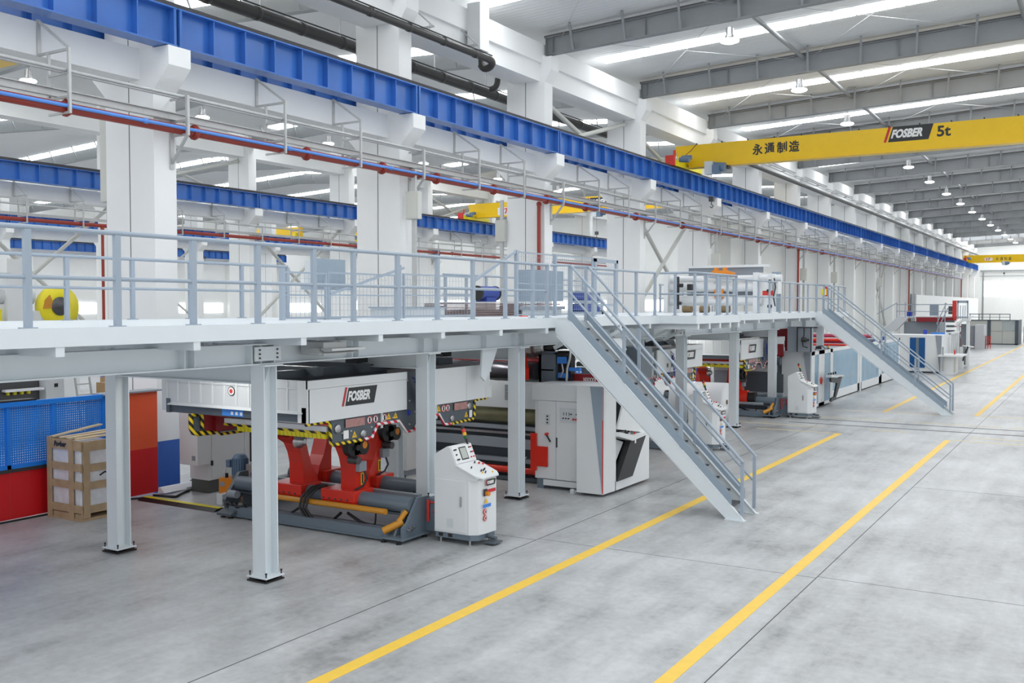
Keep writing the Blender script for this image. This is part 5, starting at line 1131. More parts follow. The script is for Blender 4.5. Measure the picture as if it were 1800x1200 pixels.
for i, (a, c, dz) in enumerate(((X0 + 0.0, -0.2, 0.09), (X0 + 0.25, 0.05, 0.03), (X0 + 0.45, 0.1, 0.03), (X0 + 0.68, 0.0, 0.0))):
    B().bar((a + 0.05, Y0 + 0.05, 1.41), (a + 0.1 + c * 0.5, Y1 + 0.1, 1.43 + dz), 0.11, 0.022).build('lid_lath', 'wood2', s)
b = B(); b.text('Fosber', (X0 + 0.20, Y0 - 0.001, 1.26), (1, 0, 0), (0, 0, 1), 0.34, 0.1, 0, 0.15, 0.004, 0.06); b.build('stencil_lettering', 'logo_dark', s)
b = B()
for x, z in ((X1, 1.12), (X1, 0.5), (X1, 1.0)): b.quad((x - 0.045, Y0 + 0.45, z), (0, 1, 0), (0, 0, 1), 0.05, 0.05, 0)
b.tube([(X1 - 0.03, Y0 + 0.4, 0.75), (X1 - 0.02, Y0 + 0.5, 0.8), (X1 - 0.02, Y0 + 0.6, 0.76), (X1 - 0.02, Y0 + 0.72, 0.82)], 0.014, 5, 0); b.build('black_fittings', 'black', s)
# ---------------------------------------------------------------- cabinet, ramp, hydraulic unit
s = thing('electric_cabinet', 'tall grey electric cabinet on a dark plinth behind the nearest splicer hood', 'electric cabinet', (-15.3, 14.2, 0))
B().box(-15.58, -15.08, 13.3, 15.1, 0.0, 0.26).build('plinth', 'plinth', s); B().box(-15.6, -15.06, 13.28, 15.12, 0.26, 2.2).build('body', 'mwhite', s)
q = B().box(-15.06, -15.05, 13.36, 14.2, 0.3, 2.15).build('door', 'mwhite', s)
for z in (0.55, 1.25, 1.85): B().box(-15.055, -15.04, 13.33, 13.38, z, z + 0.1).build('hinge', 'black', q)
q = B().box(-15.06, -15.05, 14.22, 15.06, 0.3, 2.15).build('door', 'mwhite', s)
q = B().box(-15.5, -15.0, 12.95, 13.28, 0.60, 2.05).build('wall_box', 'mwhite', s, 0.01); B().box(-15.15, -15.06, 12.94, 12.95, 0.70, 0.79).build('name_plate', 'mmid', q)
s = thing('cable_ramp', 'black rubber cable ramp with yellow top stripe, behind the nearest column base', 'cable ramp', (-14.7, 12.25, 0))
b = B(); b.prism([(12.1, 0), (12.42, 0), (12.32, 0.05), (12.2, 0.05)], 'x', -15.7, -14.66); b.prism([(12.1, 0), (12.42, 0), (12.32, 0.05), (12.2, 0.05)], 'x', -14.65, -13.62); b.build('rubber_body', 'black', s)
B().box(-15.7, -13.62, 12.22, 12.33, 0.05, 0.055).build('yellow_stripe', 'byellow', s)
b = B((-15.85, 13.3, 0)); b.prism([(-15.86, 0.03), (-15.72, 0.03), (-15.84, 0.13), (-15.9, 0.13)], 'y', 12.75, 13.9); o = solo(b, 'trunking_channel', 'paper', 'white trunking channel lying on the floor beside the blue column foot', 'channel')
b = B((-15.5, 13.4, 0))
for i in range(4): b.tube([(-16.3, 13.9 + 0.08 * i, 0.06 + 0.03 * i), (-16.0, 13.6 + 0.1 * i, 0.05), (-15.6, 13.2 + 0.02 * i, 0.03), (-15.3, 12.7 - 0.02 * i, 0.02), (-15.8, 12.55, 0.02)], 0.02, 6)
solo(b, 'cable_bundle', 'black', 'black cables bundled on the floor beside the dark plinth', 'cable')
s = thing('hydraulic_unit', 'orange hydraulic unit with grey upright motor, left of the nearest roll stand', 'hydraulic unit', (-14.1, 13.1, 0))
B().box(-14.36, -13.75, 12.9, 13.35, 0.10, 0.44).build('tank', 'orange', s, 0.006)
b = B(); b.box(-14.3, -14.2, 12.95, 13.05, 0, 0.14); b.box(-13.9, -13.8, 13.2, 13.3, 0, 0.14); b.box(-14.3, -14.2, 13.2, 13.3, 0, 0.14); b.build('foot', 'mmid', s)
b = B(); b.cyl((-13.94, 13.05, 0.5), (-13.94, 13.05, 0.84), 0.145, 20); b.cyl((-13.94, 13.05, 0.84), (-13.94, 13.05, 0.9), 0.145, 20, 0.10)
for i in range(20): a = i * math.pi / 10; b.box(-13.94 + 0.148 * math.cos(a) - 0.006, -13.94 + 0.148 * math.cos(a) + 0.006, 13.05 + 0.148 * math.sin(a) - 0.006, 13.05 + 0.148 * math.sin(a) + 0.006, 0.52, 0.82)
b.box(-14.02, -13.82, 12.92, 13.18, 0.44, 0.5); q = b.build('motor', 'motor', s)
B().box(-14.16, -14.06, 12.9, 13.0, 0.66, 0.8).build('terminal_box', 'motor', q)
B().tube([(-14.14, 12.92, 0.68), (-14.2, 12.9, 0.6), (-14.2, 12.9, 0.46)], 0.012, 6).build('cable', 'mgrey', q)
B().cyl((-14.27, 13.0, 0.44), (-14.27, 13.0, 0.52), 0.045, 12).build('filler_cap', 'black', s)
b = B(); b.quad((-14.26, 12.898, 0.33), (1, 0, 0), (0, 0, 1), 0.12, 0.09, 0); b.quad((-13.85, 12.898, 0.3), (1, 0, 0), (0, 0, 1), 0.05, 0.16, 1); b.build('gauge_and_plate', ['mmid', 'signwhite'], s)
b = B(); b.box(-13.68, -13.38, 12.95, 13.3, 0.44, 0.75); b.cyl((-13.5, 12.95, 0.6), (-13.5, 12.85, 0.6), 0.04, 10); b.cyl((-13.45, 12.95, 0.82), (-13.3, 12.95, 0.84), 0.035, 8); b.box(-13.6, -13.4, 13.0, 13.1, 0.75, 0.9); b.build('valve_block', 'steel', s)
b = B(); b.tube([(-13.6, 13.0, 0.8), (-13.6, 13.0, 1.4), (-13.55, 13.0, 1.75)], 0.022, 8); b.tube([(-13.2, 13.0, 0.7), (-13.2, 13.0, 1.3), (-13.1, 13.0, 1.75)], 0.028, 8); b.build('black_hose', 'black', s)
b = B((-14.0, 12.8, 0)); b.box(-14.12, -13.96, 12.62, 12.82, 0.0, 0.2); solo(b, 'valve_box', 'mwhite', 'small white valve box at the foot of the orange hydraulic unit', 'box', None, 0.01)
s = thing('machine_cabinet', 'white cabinet with red stripe seen between the red arms and the console', 'machine cabinet', (-12.8, 17.1, 0))
B().box(-13.5, -12.95, 16.9, 17.4, 0.12, 1.62).build('body', 'mwhite', s); B().box(-13.14, -13.05, 16.89, 16.9, 0.42, 0.86).build('red_stripe', 'signred', s); B().box(-13.48, -12.97, 16.92, 17.38, 0, 0.12).build('plinth', 'mmid', s)
B().box(-13.9, -13.52, 16.9, 17.3, 0.4, 1.4).build('grey_side_box', 'mmid', s)
# pallets and timber further back under the platform
def pallet(x, y, z, lab, w=1.1, d=0.9, ang=0):
    s = thing('pallet', lab, 'pallet', (x, y, z), 'wooden pallets')
    for i in range(5): B().box(x - w / 2, x + w / 2, y - d / 2 + i * d / 4.6, y - d / 2 + i * d / 4.6 + 0.1, z + 0.11, z + 0.13).build('board', 'wood', s)
    for i in range(3): B().box(x - w / 2 + i * (w - 0.1) / 2, x - w / 2 + i * (w - 0.1) / 2 + 0.1, y - d / 2, y + d / 2, z, z + 0.11).build('bearer', 'wood', s)
    return s
pallet(-19.6, 20.4, 0.9, 'wooden pallet stacked behind the left red arms'); b = B((-19.6, 20.4, 0)); b.box(-20.2, -19.0, 19.9, 20.9, 0.0, 0.9); solo(b, 'machine_plinth', 'mmid', 'low grey machine bed beneath the pallet behind the red arms', 'machine bed')
pallet(-20.6, 22.6, 0.0, 'wooden pallet on the floor behind the red arms')
# ---------------------------------------------------------------- items seen above the fence
s = thing('machine_tool', 'grey machine with black openings above the blue fence at the left edge', 'machine', (-25.5, 15.8, 0))
b = B(); b.box(-26, -25, 14.0, 15.0, 0, 2.4); b.box(-25.6, -25, 16.35, 16.9, 0, 1.7); b.box(-26, -25.6, 14.9, 16.5, 0, 2.3); b.build('housing', 'mgrey', s)
b = B(); b.box(-25.6, -25.3, 15.0, 16.33, 1.0, 1.7); b.build('dark_opening', 'dsteel', s)
for i in range(4): B().box(-25.28, -25.2, 15.35 + 0.2 * i, 15.42 + 0.2 * i, 1.3, 1.42).build('yellow_nozzle', 'byellow', s)
B().box(-25.2, -25.0, 15.2, 16.3, 1.4, 1.46).build('white_rail', 'paper', s); B().box(-25.0, -24.98, 16.6, 16.7, 1.45, 1.55).build('black_knob', 'black', s)
s = thing('ladder', 'pale metal ladder leaning beside the cardboard boxes above the blue fence', 'ladder', (-24.6, 17.2, 0))
for y in (17.0, 17.45): B().bar((-24.6, y + 0.2, 0), (-24.7, y, 1.9), 0.05, 0.03).build('side_rail', 'galv', s)
for i in range(6): B().bar((-24.62 - 0.015 * i, 17.18 - 0.03 * i, 0.3 + 0.3 * i), (-24.62 - 0.015 * i, 17.62 - 0.03 * i, 0.3 + 0.3 * i), 0.03, 0.03).build('rung', 'galv', s)
b = B((-24.6, 18.7, 0)); b.box(-25.3, -23.9, 17.75, 20.2, 0, 1.05); solo(b, 'work_bench', 'mmid', 'long grey bench under the cardboard boxes', 'bench')
b = B((-24.6, 18.9, 1.05)); b.box(-25.2, -24.0, 17.8, 20.1, 1.05, 1.12); solo(b, 'plywood_sheet', 'wood', 'plywood sheet carrying the cardboard boxes', 'board')
b = B((-24.6, 18.0, 1.12)); b.box(-24.9, -24.2, 17.85, 18.35, 1.12, 1.5); solo(b, 'cardboard_box', 'card', 'cardboard box in front, on the plywood above the blue fence', 'box', 'cardboard boxes')
b = B((-25.2, 18.5, 1.12)); b.box(-25.2, -24.95, 18.2, 18.9, 1.12, 1.62); solo(b, 'cardboard_box', 'card', 'taller cardboard box at the back of the plywood', 'box', 'cardboard boxes')
b = B((-24.5, 19.2, 1.12)); b.prism([(18.5, 1.12), (20.0, 1.12), (19.8, 1.3), (19.0, 1.55), (18.6, 1.45)], 'x', -24.9, -24.2); solo(b, 'white_sheet', 'paper', 'white sheet draped beside the cardboard boxes', 'sheet')
# yellow flywheel machine in the side bay
s = thing('flywheel_machine', 'tall white machine with yellow flywheel guards behind the left guardrail', 'machine', (-32.2, 20.5, 0))
b = B(); b.box(-32.8, -31.73, 20.13, 22.07, 0, 3.54); b.box(-32.6, -31.73, 19.4, 20.0, 0, 5.3); b.box(-32.5, -31.87, 16.0, 20.0, 3.17, 3.77); b.build('frame', 'mwhite', s)
for y in (20.27, 20.67, 21.13, 21.6, 22.0): B().box(-31.73, -31.68, y - 0.03, y + 0.03, 2.9, 3.54).build('rib', 'mgrey', s)
b = B(); b.lathe((-32.0, 21.3, 3.66), (1, 0, 0), [(0, 0.14), (0, 0.75), (0.33, 0.75), (0.33, 0.34)], 40); q = b.build('flywheel_guard', 'byellow', s)
B().lathe((-31.68, 21.3, 3.70), (1, 0, 0), [(0, 0.33), (0.05, 0.33), (0.07, 0.2), (0.2, 0.13), (0.22, 0.04)], 18).build('hub', 'dsteel', q)
b = B(); b.prism([(20.64, 3.60), (21.1, 3.66), (20.9, 4.1), (20.72, 3.92)], 'x', -31.67, -31.64); b.build('guard_opening', 'ochre', q)
B().box(-31.95, -31.73, 17.73, 19.2, 2.9, 3.6).build('yellow_cover', 'byellow', s)
B().cyl((-32.1, 16.8, 4.03), (-32.1, 20.5, 4.03), 0.27, 16).build('white_roller', 'mgrey', s)
B().box(-31.9, -31.7, 16.0, 19.5, 4.7, 4.83).build('upper_beam', 'mgrey', s); B().box(-32.0, -31.8, 18.1, 18.9, 4.97, 5.06).build('black_bracket', 'black', s)
# ---------------------------------------------------------------- things on the platform
D = 3.478
s = thing('desk_cabinet', 'blue grey sheet cabinet on a post behind the near guardrail', 'cabinet', (-11.3, 12.7, D))
B().box(-11.33, -11.27, 12.3, 13.0, 4.06, 4.5).build('sheet', 'panel', s); B().box(-11.6, -11.33, 12.35, 12.95, 4.06, 4.48).build('body', 'mgrey', s); B().box(-11.4, -11.32, 12.6, 12.68, D, 4.06).build('post', 'prail', s); B().box(-11.5, -11.2, 12.5, 12.8, D, D + 0.02).build('foot_plate', 'prail', s)
B().box(-11.6, -11.3, 12.25, 13.3, 3.98, 4.05).build('shelf_bar', 'prail', s)
def mesh_panel(b, x, y0, y1, z0, z1, dy=0.1):
    n = int((y1 - y0) / dy); mz = int((z1 - z0) / dy)
    for i in range(1, n): yy = y0 + (y1 - y0) * i / n; b.box(x - 0.002, x + 0.002, yy - 0.002, yy + 0.002, z0, z1)
    for i in range(1, mz): zz = z0 + (z1 - z0) * i / mz; b.box(x - 0.002, x + 0.002, y0, y1, zz - 0.002, zz + 0.002)
s = thing('mesh_fence', 'grey wire mesh safety fence on the platform, stepping up before the near stair', 'mesh fence', (-11.4, 15, D))
XM = -11.0
for (y0, y1, z1) in ((11.2, 12.2, 4.25), (12.25, 14.05, 4.27), (14.3, 15.3, 4.3), (15.35, 16.6, 4.3), (18.3, 20.0, 4.9), (20.1, 22.0, 4.9)):
    b = B(); mesh_panel(b, XM, y0, y1, 3.52, z1); q = b.build('mesh', 'prail', s)
    b = B(); b.box(XM - 0.02, XM + 0.02, y0 - 0.02, y0 + 0.02, D, z1); b.box(XM - 0.02, XM + 0.02, y1 - 0.02, y1 + 0.02, D, z1); b.box(XM - 0.015, XM + 0.015, y0, y1, z1 - 0.03, z1); b.box(XM - 0.015, XM + 0.015, y0, y1, 3.5, 3.53); b.box(XM - 0.012, XM + 0.012, y0, y1, (z1 + 3.5) / 2 - 0.01, (z1 + 3.5) / 2 + 0.015); b.build('frame', 'prail', s)
B().bar((XM, 16.6, 4.2), (XM, 18.3, 4.9), 0.04, 0.05).build('sloping_rail', 'prail', s); B().bar((XM, 12.3, 3.9), (XM, 14.3, 4.4), 0.035, 0.04).build('sloping_rail', 'prail', s)
for y, z1 in ((14.15, 4.45), (16.6, 4.3), (18.3, 4.92), (20.05, 4.9), (11.2, 4.3)): B().box(XM - 0.035, XM + 0.035, y - 0.035, y + 0.035, D, z1).build('post', 'prail', s)
s = thing('tray_stack', 'stack of brown slatted trays on the platform behind the mesh fence', 'trays', (-12, 18.2, D))
for i in range(7): B().box(-12.6, -11.5, 17.1, 19.4, D + 0.042 * i, D + 0.042 * i + 0.034).build('tray', 'mud', s)
b = B((-12, 19.0, 3.76)); b.bar((-12.4, 17.6, 3.78), (-11.6, 20.4, 3.80), 0.5, 0.03); solo(b, 'steel_plate', 'mgrey', 'pale steel plates lying across the brown trays', 'plate')
s = thing('electric_motor', 'blue electric motor above the brown trays on the platform', 'motor', (-12.2, 18.95, 3.8))
B().cyl((-12.2, 18.6, 4.0), (-12.2, 19.3, 4.0), 0.16, 18).box(-12.35, -12.05, 18.75, 19.15, 3.8, 3.9).build('motor_body', 'bmotor', s); B().cyl((-12.2, 18.55, 4.0), (-12.2, 18.6, 4.0), 0.17, 18).build('end_cap', 'black', s); B().cyl((-12.2, 19.3, 4.0), (-12.2, 19.35, 4.0), 0.17, 18).build('end_cap', 'black', s)
s = thing('control_cabinet', 'blue grey cabinet on a pale base beside the top of the near stair', 'cabinet', (-11.6, 20.7, D))
B().box(-11.95, -11.5, 19.9, 21.4, 3.82, 4.56).build('body', 'panel', s); B().box(-12.0, -11.5, 19.2, 21.3, D, 3.62).build('base', 'mgrey', s); B().box(-12.0, -11.45, 19.2, 21.4, 3.62, 3.70).build('shelf', 'mmid', s); B().box(-11.49, -11.48, 20.62, 20.64, 3.84, 4.54).build('door_gap', 'mmid', s)
b = B((-11.7, 20.5, 3.70)); b.bar((-11.8, 19.4, 3.73), (-11.6, 21.2, 3.75), 0.25, 0.03); solo(b, 'folded_sheets', 'pink', 'reddish folded sheets on the shelf of the platform cabinet', 'sheets')
s = thing('tool_rack', 'pale trough between the mesh fence panels on the platform', 'trough', (-11.6, 15.2, D))
B().box(-11.9, -11.5, 14.45, 16.3, D, 3.66).build('trough', 'mgrey', s); B().box(-11.92, -11.48, 14.4, 16.35, 3.66, 3.69).build('rim', 'prail', s)
s = thing('mesh_gate', 'tall grey mesh gate frame above the near stair on the platform', 'gate', (-11.0, 23, D))
b = B(); b.box(-11.03, -10.97, 22.1, 22.2, D, 4.9); b.box(-11.03, -10.97, 23.35, 23.45, D, 4.9); b.box(-11.03, -10.97, 22.1, 23.45, 4.82, 4.9); b.box(-11.02, -10.98, 22.15, 23.4, 4.5, 4.56); b.box(-11.02, -10.98, 22.15, 23.4, 3.7, 3.76); b.build('frame', 'prail', s)
b = B(); mesh_panel(b, -11.0, 22.2, 23.35, 3.76, 4.82); b.build('mesh', 'prail', s)
for i, z in enumerate((3.55, 3.85)):
    b = B((-12.2, 24.0, z)); b.box(-12.4, -12.0, 23.6, 24.5, z, z + 0.22); b.box(-12.35, -12.05, 23.55, 23.6, z + 0.04, z + 0.18); solo(b, 'motor_unit', 'bmotor', ('lower' if i == 0 else 'upper') + ' blue motor unit behind the near stair handrail', 'motor', 'blue motor units', 0.01)
b = B((-12.2, 24.0, D)); b.box(-12.45, -11.95, 23.5, 24.6, D, 3.55); b.box(-12.45, -11.95, 23.5, 24.6, 3.78, 3.85); b.box(-12.45, -12.4, 23.5, 23.6, D, 3.85); b.box(-12.0, -11.95, 24.5, 24.6, D, 3.85); solo(b, 'motor_bracket', 'prail', 'grey bracket shelf carrying the two blue motor units', 'bracket')
# white roller bridge
s = thing('roller_bridge', 'white roller bridge machine standing on the middle of the platform', 'roller bridge', (-11, 32, D))
for x, z1 in ((-12.9, 4.85), (-9.78, 4.8)):
    B().box(x - 0.08, x + 0.08, 31.4, 32.5, D, z1).build('side_frame', 'mwhite', s, 0.01)
B().box(-12.4, -9.5, 31.9, 32.1, 5.0, 5.08).build('top_beam', 'mwhite', s); B().box(-12.3, -9.7, 32.0, 32.02, 4.70, 5.0).build('grey_strip', 'mmid', s)
for z, r_, x1 in ((4.62, 0.11, -9.0), (4.33, 0.15, -9.85), (3.86, 0.14, -9.6), (4.0, 0.06, -9.85)): B().cyl((-12.82, 31.7, z), (x1, 31.7, z), r_, 18).build('roller', 'mwhite', s)
B().box(-12.3, -9.9, 31.85, 31.9, 4.05, 4.28).build('grey_guard', 'mmid', s)
b = B(); b.prism([(-11.3, 4.72), (-10.5, 4.72), (-10.45, 4.80), (-10.75, 4.88), (-11.2, 4.88)], 'y', 31.3, 31.5); b.box(-11.15, -11.05, 31.3, 31.5, 4.88, 4.98); b.box(-10.85, -10.75, 31.3, 31.5, 4.88, 4.98); b.box(-11.2, -10.9, 31.5, 31.6, 3.98, 4.26); b.build('orange_trolley', 'orange', s)
for x in (-12.1, -11.5, -10.8): B().cyl((x, 31.0, 3.60), (x + 0.3, 31.0, 3.60), 0.115, 14).build('cardboard_core', 'brown', s)
b = B(); b.box(-12.5, -12.4, 31.2, 31.4, 3.6, 4.7); b.cyl((-12.45, 31.2, 4.4), (-12.2, 31.2, 4.4), 0.07, 10); b.box(-12.05, -11.9, 31.2, 31.4, 4.24, 4.44); b.cyl((-12.5, 31.2, 3.8), (-12.25, 31.2, 3.8), 0.05, 8); b.build('black_fittings', 'black', s)
b = B(); b.box(-9.35, -9.2, 31.3, 31.8, 3.5, 4.75); b.box(-9.1, -9.0, 31.3, 31.7, 4.1, 4.5); b.build('end_plate', 'mwhite', s)
b = B(); b.box(-9.5, -9.15, 31.28, 31.3, 4.05, 4.2); b.build('red_band', 'signred', s)
b = B(); b.cyl((-9.25, 31.2, 4.5), (-9.25, 31.3, 4.5), 0.06, 8); b.cyl((-9.3, 31.2, 4.2), (-9.3, 31.3, 4.2), 0.05, 8); b.cyl((-9.25, 31.2, 3.7), (-9.25, 31.3, 3.7), 0.07, 8); b.tube([(-9.1, 31.2, 4.6), (-9.05, 31.2, 4.3), (-9.12, 31.2, 4.0), (-9.06, 31.2, 3.7)], 0.02, 6); b.build('cable_chain', 'black', s)
s = thing('gate_post', 'blue grey gate posts near the far end of the platform', 'gate posts', (-11.2, 38, D))
for y in (36.2, 38.4): B().box(-11.3, -11.0, y, y + 0.25, D, 4.9 if y < 37 else 5.05).build('post', 'panel', s)
B().box(-11.2, -11.1, 36.2, 38.5, 4.82, 4.88).build('cross_rail', 'panel', s)
B().box(-11.2, -11.1, 36.6, 38.0, 4.15, 4.6).build('grey_panel', 'panel', s); B().box(-11.5, -11.2, 36.7, 37.7, D, 4.1).build('white_box', 'mwhite', s)
s = thing('emergency_stop_box', 'yellow and red emergency stop box on the far platform railing', 'switch', (-9.2, 38.2, 4.2))
B().box(-9.25, -9.12, 37.85, 38.2, 4.12, 4.36).build('yellow_box', 'byellow', s); B().box(-9.25, -9.1, 38.22, 38.38, 4.08, 4.45).build('red_plate', 'signred', s); B().box(-9.22, -9.16, 37.98, 38.06, D, 4.12).build('post', 'prail', s)
# luminaires below the platform: one real unlit fixture, lit ones added as fill light
lum = None
for i, (x, y) in enumerate(((-11.4, 9.9), (-9.3, 10.45), (-11.6, 17.2), (-11.6, 21.5), (-11.4, 25.5), (-11.5, 29.9), (-11.5, 34.5), (-11.5, 38.5), (-12.6, 13.2), (-13.0, 17.5))):
    zz = 3.05
    if lum is None:
        lum = thing('batten_and_fill_lamp', 'added fill lamp under the platform, nearest to the left end', 'lamp', (x, y, zz), 'lamps below the platform')
        b = B(); b.prism([(x - 0.12, zz), (x + 0.12, zz), (x + 0.05, zz + 0.07), (x - 0.05, zz + 0.07)], 'y', y - 0.4, y + 0.4); b.build('reflector', 'galv', lum)
        B().box(x - 0.09, x + 0.09, y - 0.38, y + 0.38, zz - 0.012, zz + 0.002).build('diffuser', mat('added_fill_diffuser', (0.9, 0.9, 0.9), 0.5, emit=(1, 0.98, 0.94), estr=36.0), lum)
        B().box(x - 0.03, x + 0.03, y - 0.06, y + 0.06, zz + 0.07, zz + 0.12).tube([(x, y, zz + 0.12), (x + 0.1, y + 0.05, zz + 0.14), (x - 0.02, y + 0.1, zz + 0.2), (x, y, zz + 0.26)], 0.008, 5).build('mount', 'galv', lum)
    else:
        d = dup(lum, (x, y, zz), 'added fill lamp under the platform, %s from the near end' % ORD[i] if i > 1 else 'unlit grey batten lamp with loose cable under the front edge of the platform')
        if i == 1:
            for c in d.children:
                if c.name.startswith('diffuser'): c.material_slots[0].link = 'OBJECT'; c.material_slots[0].material = M['mgrey']
# ---------------------------------------------------------------- distant line
s = thing('inspection_cabinet', 'white cabinet with deep blue window beyond the far stair', 'machine cabinet', (-8.8, 58, 0))
B().box(-10.6, -7.65, 58, 60.5, 0.1, 2.1).build('body', 'mwhite', s); B().box(-9.27, -8.48, 57.97, 58.0, 0.3, 1.96).build('blue_window', 'dglass', s)
b = B(); b.prism([(-7.95, 2.1), (-7.63, 2.1), (-7.66, 0.1), (-7.72, 0.1)], 'y', 57.96, 57.99); b.build('grey_wedge', 'mmid', s); B().box(-10.5, -7.7, 58.1, 60.4, 0, 0.1).build('plinth', 'mdark', s)
b = B(); b.box(-8.95, -8.8, 57.96, 57.98, 0.3, 1.96); b.build('window_mullion', 'mblue', s)
s = thing('operator_desk', 'white operator desk with wide top in front of the distant cabinet', 'desk', (-7.2, 57.6, 0))
B().box(-7.6, -6.95, 57.3, 59.3, 0, 0.98).build('body', 'mwhite', s); B().box(-7.7, -6.5, 57.0, 59.6, 0.98, 1.06).build('top', 'mwhite', s); B().box(-6.94, -6.93, 57.6, 58.4, 0.1, 0.9).build('door', 'beige', s)
B().box(-7.05, -6.98, 58.3, 58.45, 1.06, 1.3).build('red_lamp', 'signred', s); b = B(); b.box(-7.5, -7.42, 57.1, 57.2, 0.2, 1.5); b.build('pipe', 'steel', s)
s = thing('stacker_frame', 'white frame with vertical slots behind the operator desk', 'machine frame', (-7.4, 61, 0))
for i in range(5): B().box(-7.62, -7.5, 60.6 + 0.75 * i, 60.95 + 0.75 * i, 0, 2.15).build('upright', 'mwhite', s)
B().box(-7.7, -7.45, 60.6, 64.2, 2.1, 2.2).build('top_bar', 'mwhite', s); b = B()
for i in range(4): b.box(-7.56, -7.53, 60.97 + 0.75 * i, 61.33 + 0.75 * i, 0.2, 2.1)
b.build('dark_slot', 'mmid', s)
s = thing('tilted_screen', 'tilted black framed control screen on a white stand far down the line', 'control screen', (-6.9, 63, 0))
b = B(); b.bar((-7.1, 63, 0.5), (-6.85, 63, 1.35), 0.6, 0.06); b.build('black_frame', 'black', s); B().bar((-7.1, 62.97, 0.5), (-7.0, 62.97, 0.85), 0.3, 0.05).build('crimson_panel', 'dred', s); B().bar((-7.15, 63, 1.38), (-6.55, 63, 1.3), 0.5, 0.05).build('top', 'mwhite', s); B().box(-7.3, -7.1, 62.8, 63.2, 0, 1.3).build('stand', 'mwhite', s)
s = thing('far_platform', 'distant grey platform with crimson beam and stairs', 'platform', (-9.5, 66.5, 0))
B().box(-11.4, -7.3, 66.3, 70, 2.95, 3.06).build('deck', 'mgrey', s); B().box(-10.2, -8.05, 66.0, 66.3, 2.72, 3.0).build('crimson_beam', 'dred', s); B().box(-11.0, -8.9, 66.5, 69, 0, 2.7).build('grey_housing', 'mmid', s)
b = B(); b.prism([(-11.3, 3.0), (-10.6, 3.0), (-11.4, 2.1), (-12.2, 2.1)], 'y', 65.8, 66.2); b.build('sloping_cover', 'mgrey', s)
for x in (-12.2, -11.4, -10.9, -10.4): B().box(x - 0.02, x + 0.02, 66.2, 66.24, 2.9, 3.95).build('post', 'prail', s)
B().box(-11.4, -8.0, 66.2, 66.24, 3.78, 3.83).box(-11.4, -8.0, 66.2, 66.24, 3.35, 3.39).build('rail', 'prail', s); b = B(); b.bar((-12.6, 66.2, 3.2), (-11.4, 66.2, 3.9), 0.05, 0.05); b.build('stair_rail', 'prail', s)
B().box(-8.12, -7.9, 66.1, 66.4, 2.8, 4.05).build('red_pillar', 'signred', s); B().box(-7.85, -7.25, 66.1, 66.2, 3.9, 4.05).box(-7.85, -7.78, 66.1, 66.2, 2.9, 4.05).box(-7.3, -7.22, 66.1, 66.2, 2.9, 4.05).build('gate_frame', 'prail', s)
for x in (-7.66, -7.52, -7.4): B().box(x - 0.02, x + 0.02, 66.1, 66.14, 2.9, 3.75).build('baluster', 'prail', s)
B().box(-9.5, -9.0, 66.6, 66.9, 3.1, 3.8).build('grey_cabinet', 'panel', s); B().box(-8.4, -8.15, 66.5, 66.7, 3.2, 3.7).build('dark_screen', 'mdark', s)
for x in (-10.75, -10.6): B().cyl((x, 66.5, 3.06), (x, 66.5, 3.36), 0.09, 10).build('blue_drum', 'bluesheet', s)
b = B(); b.bar((-8.95, 65.6, 2.1), (-8.3, 65.6, 3.6), 0.06, 0.06); b.bar((-8.95, 65.6, 2.6), (-8.4, 65.6, 3.9), 0.05, 0.05); b.box(-8.5, -8.45, 65.6, 65.65, 2.0, 3.9); b.box(-8.9, -8.86, 65.6, 65.65, 2.0, 3.2); b.build('stair_handrail', 'prail', s)
for z in (2.1, 2.4, 2.7): B().box(-8.4, -7.95, 65.6, 66.1, z, z + 0.12).build('stair_tread', 'mdark', s)
b = B(); b.box(-7.8, -7.65, 65.5, 66.0, 0, 2.75); b.box(-7.25, -7.1, 65.5, 66.0, 0, 2.9); b.prism([(-7.85, 2.6), (-7.5, 2.9), (-7.05, 2.95), (-7.05, 2.8), (-7.5, 2.75), (-7.75, 2.5)], 'y', 65.4, 66.0); b.build('white_arch', 'mwhite', s)
b = B(); b.box(-7.6, -7.3, 65.9, 66.0, 0.1, 2.6); b.build('grey_door', 'mmid', s)
b = B((-9.0, 60.4, 2.1)); b.box(-8.9, -8.7, 60.1, 60.3, 2.1, 2.35); solo(b, 'blue_canister', 'bluesheet', 'blue canister on top of the distant white cabinet', 'canister')
b = B((-8.0, 60.6, 2.1)); b.box(-8.5, -7.8, 60.3, 60.45, 2.1, 2.2); solo(b, 'cloth_bundle', 'signblue', 'pale blue bundle on top of the distant white cabinet', 'bundle')
s = thing('grey_switch_cabinet', 'tall pale grey cabinet before the beige cabin at the end of the line', 'cabinet', (-9.3, 94, 0))
B().box(-9.7, -8.93, 94, 95.5, 0.0, 2.08).build('body', 'mgrey', s); B().box(-10.1, -9.7, 94.2, 95.5, 0.05, 2.0).build('dark_side', 'mmid', s); B().box(-9.0, -8.92, 93.98, 94.0, 1.2, 2.0).build('white_strip', 'paper', s)
s = thing('brick_red_rack', 'small red rack beside the tall pale grey cabinet', 'rack', (-8.7, 94.5, 0))
for x in (-8.88, -8.7, -8.52): B().box(x - 0.03, x + 0.03, 94.4, 94.5, 0, 1.1).build('upright', 'signred', s)
for z in (0.3, 0.7, 1.05): B().box(-8.9, -8.5, 94.4, 94.5, z, z + 0.05).build('shelf', 'signred', s)
s = thing('red_machine', 'red and dark machine between the tall cabinet and the white arch', 'machine', (-10.6, 92, 0))
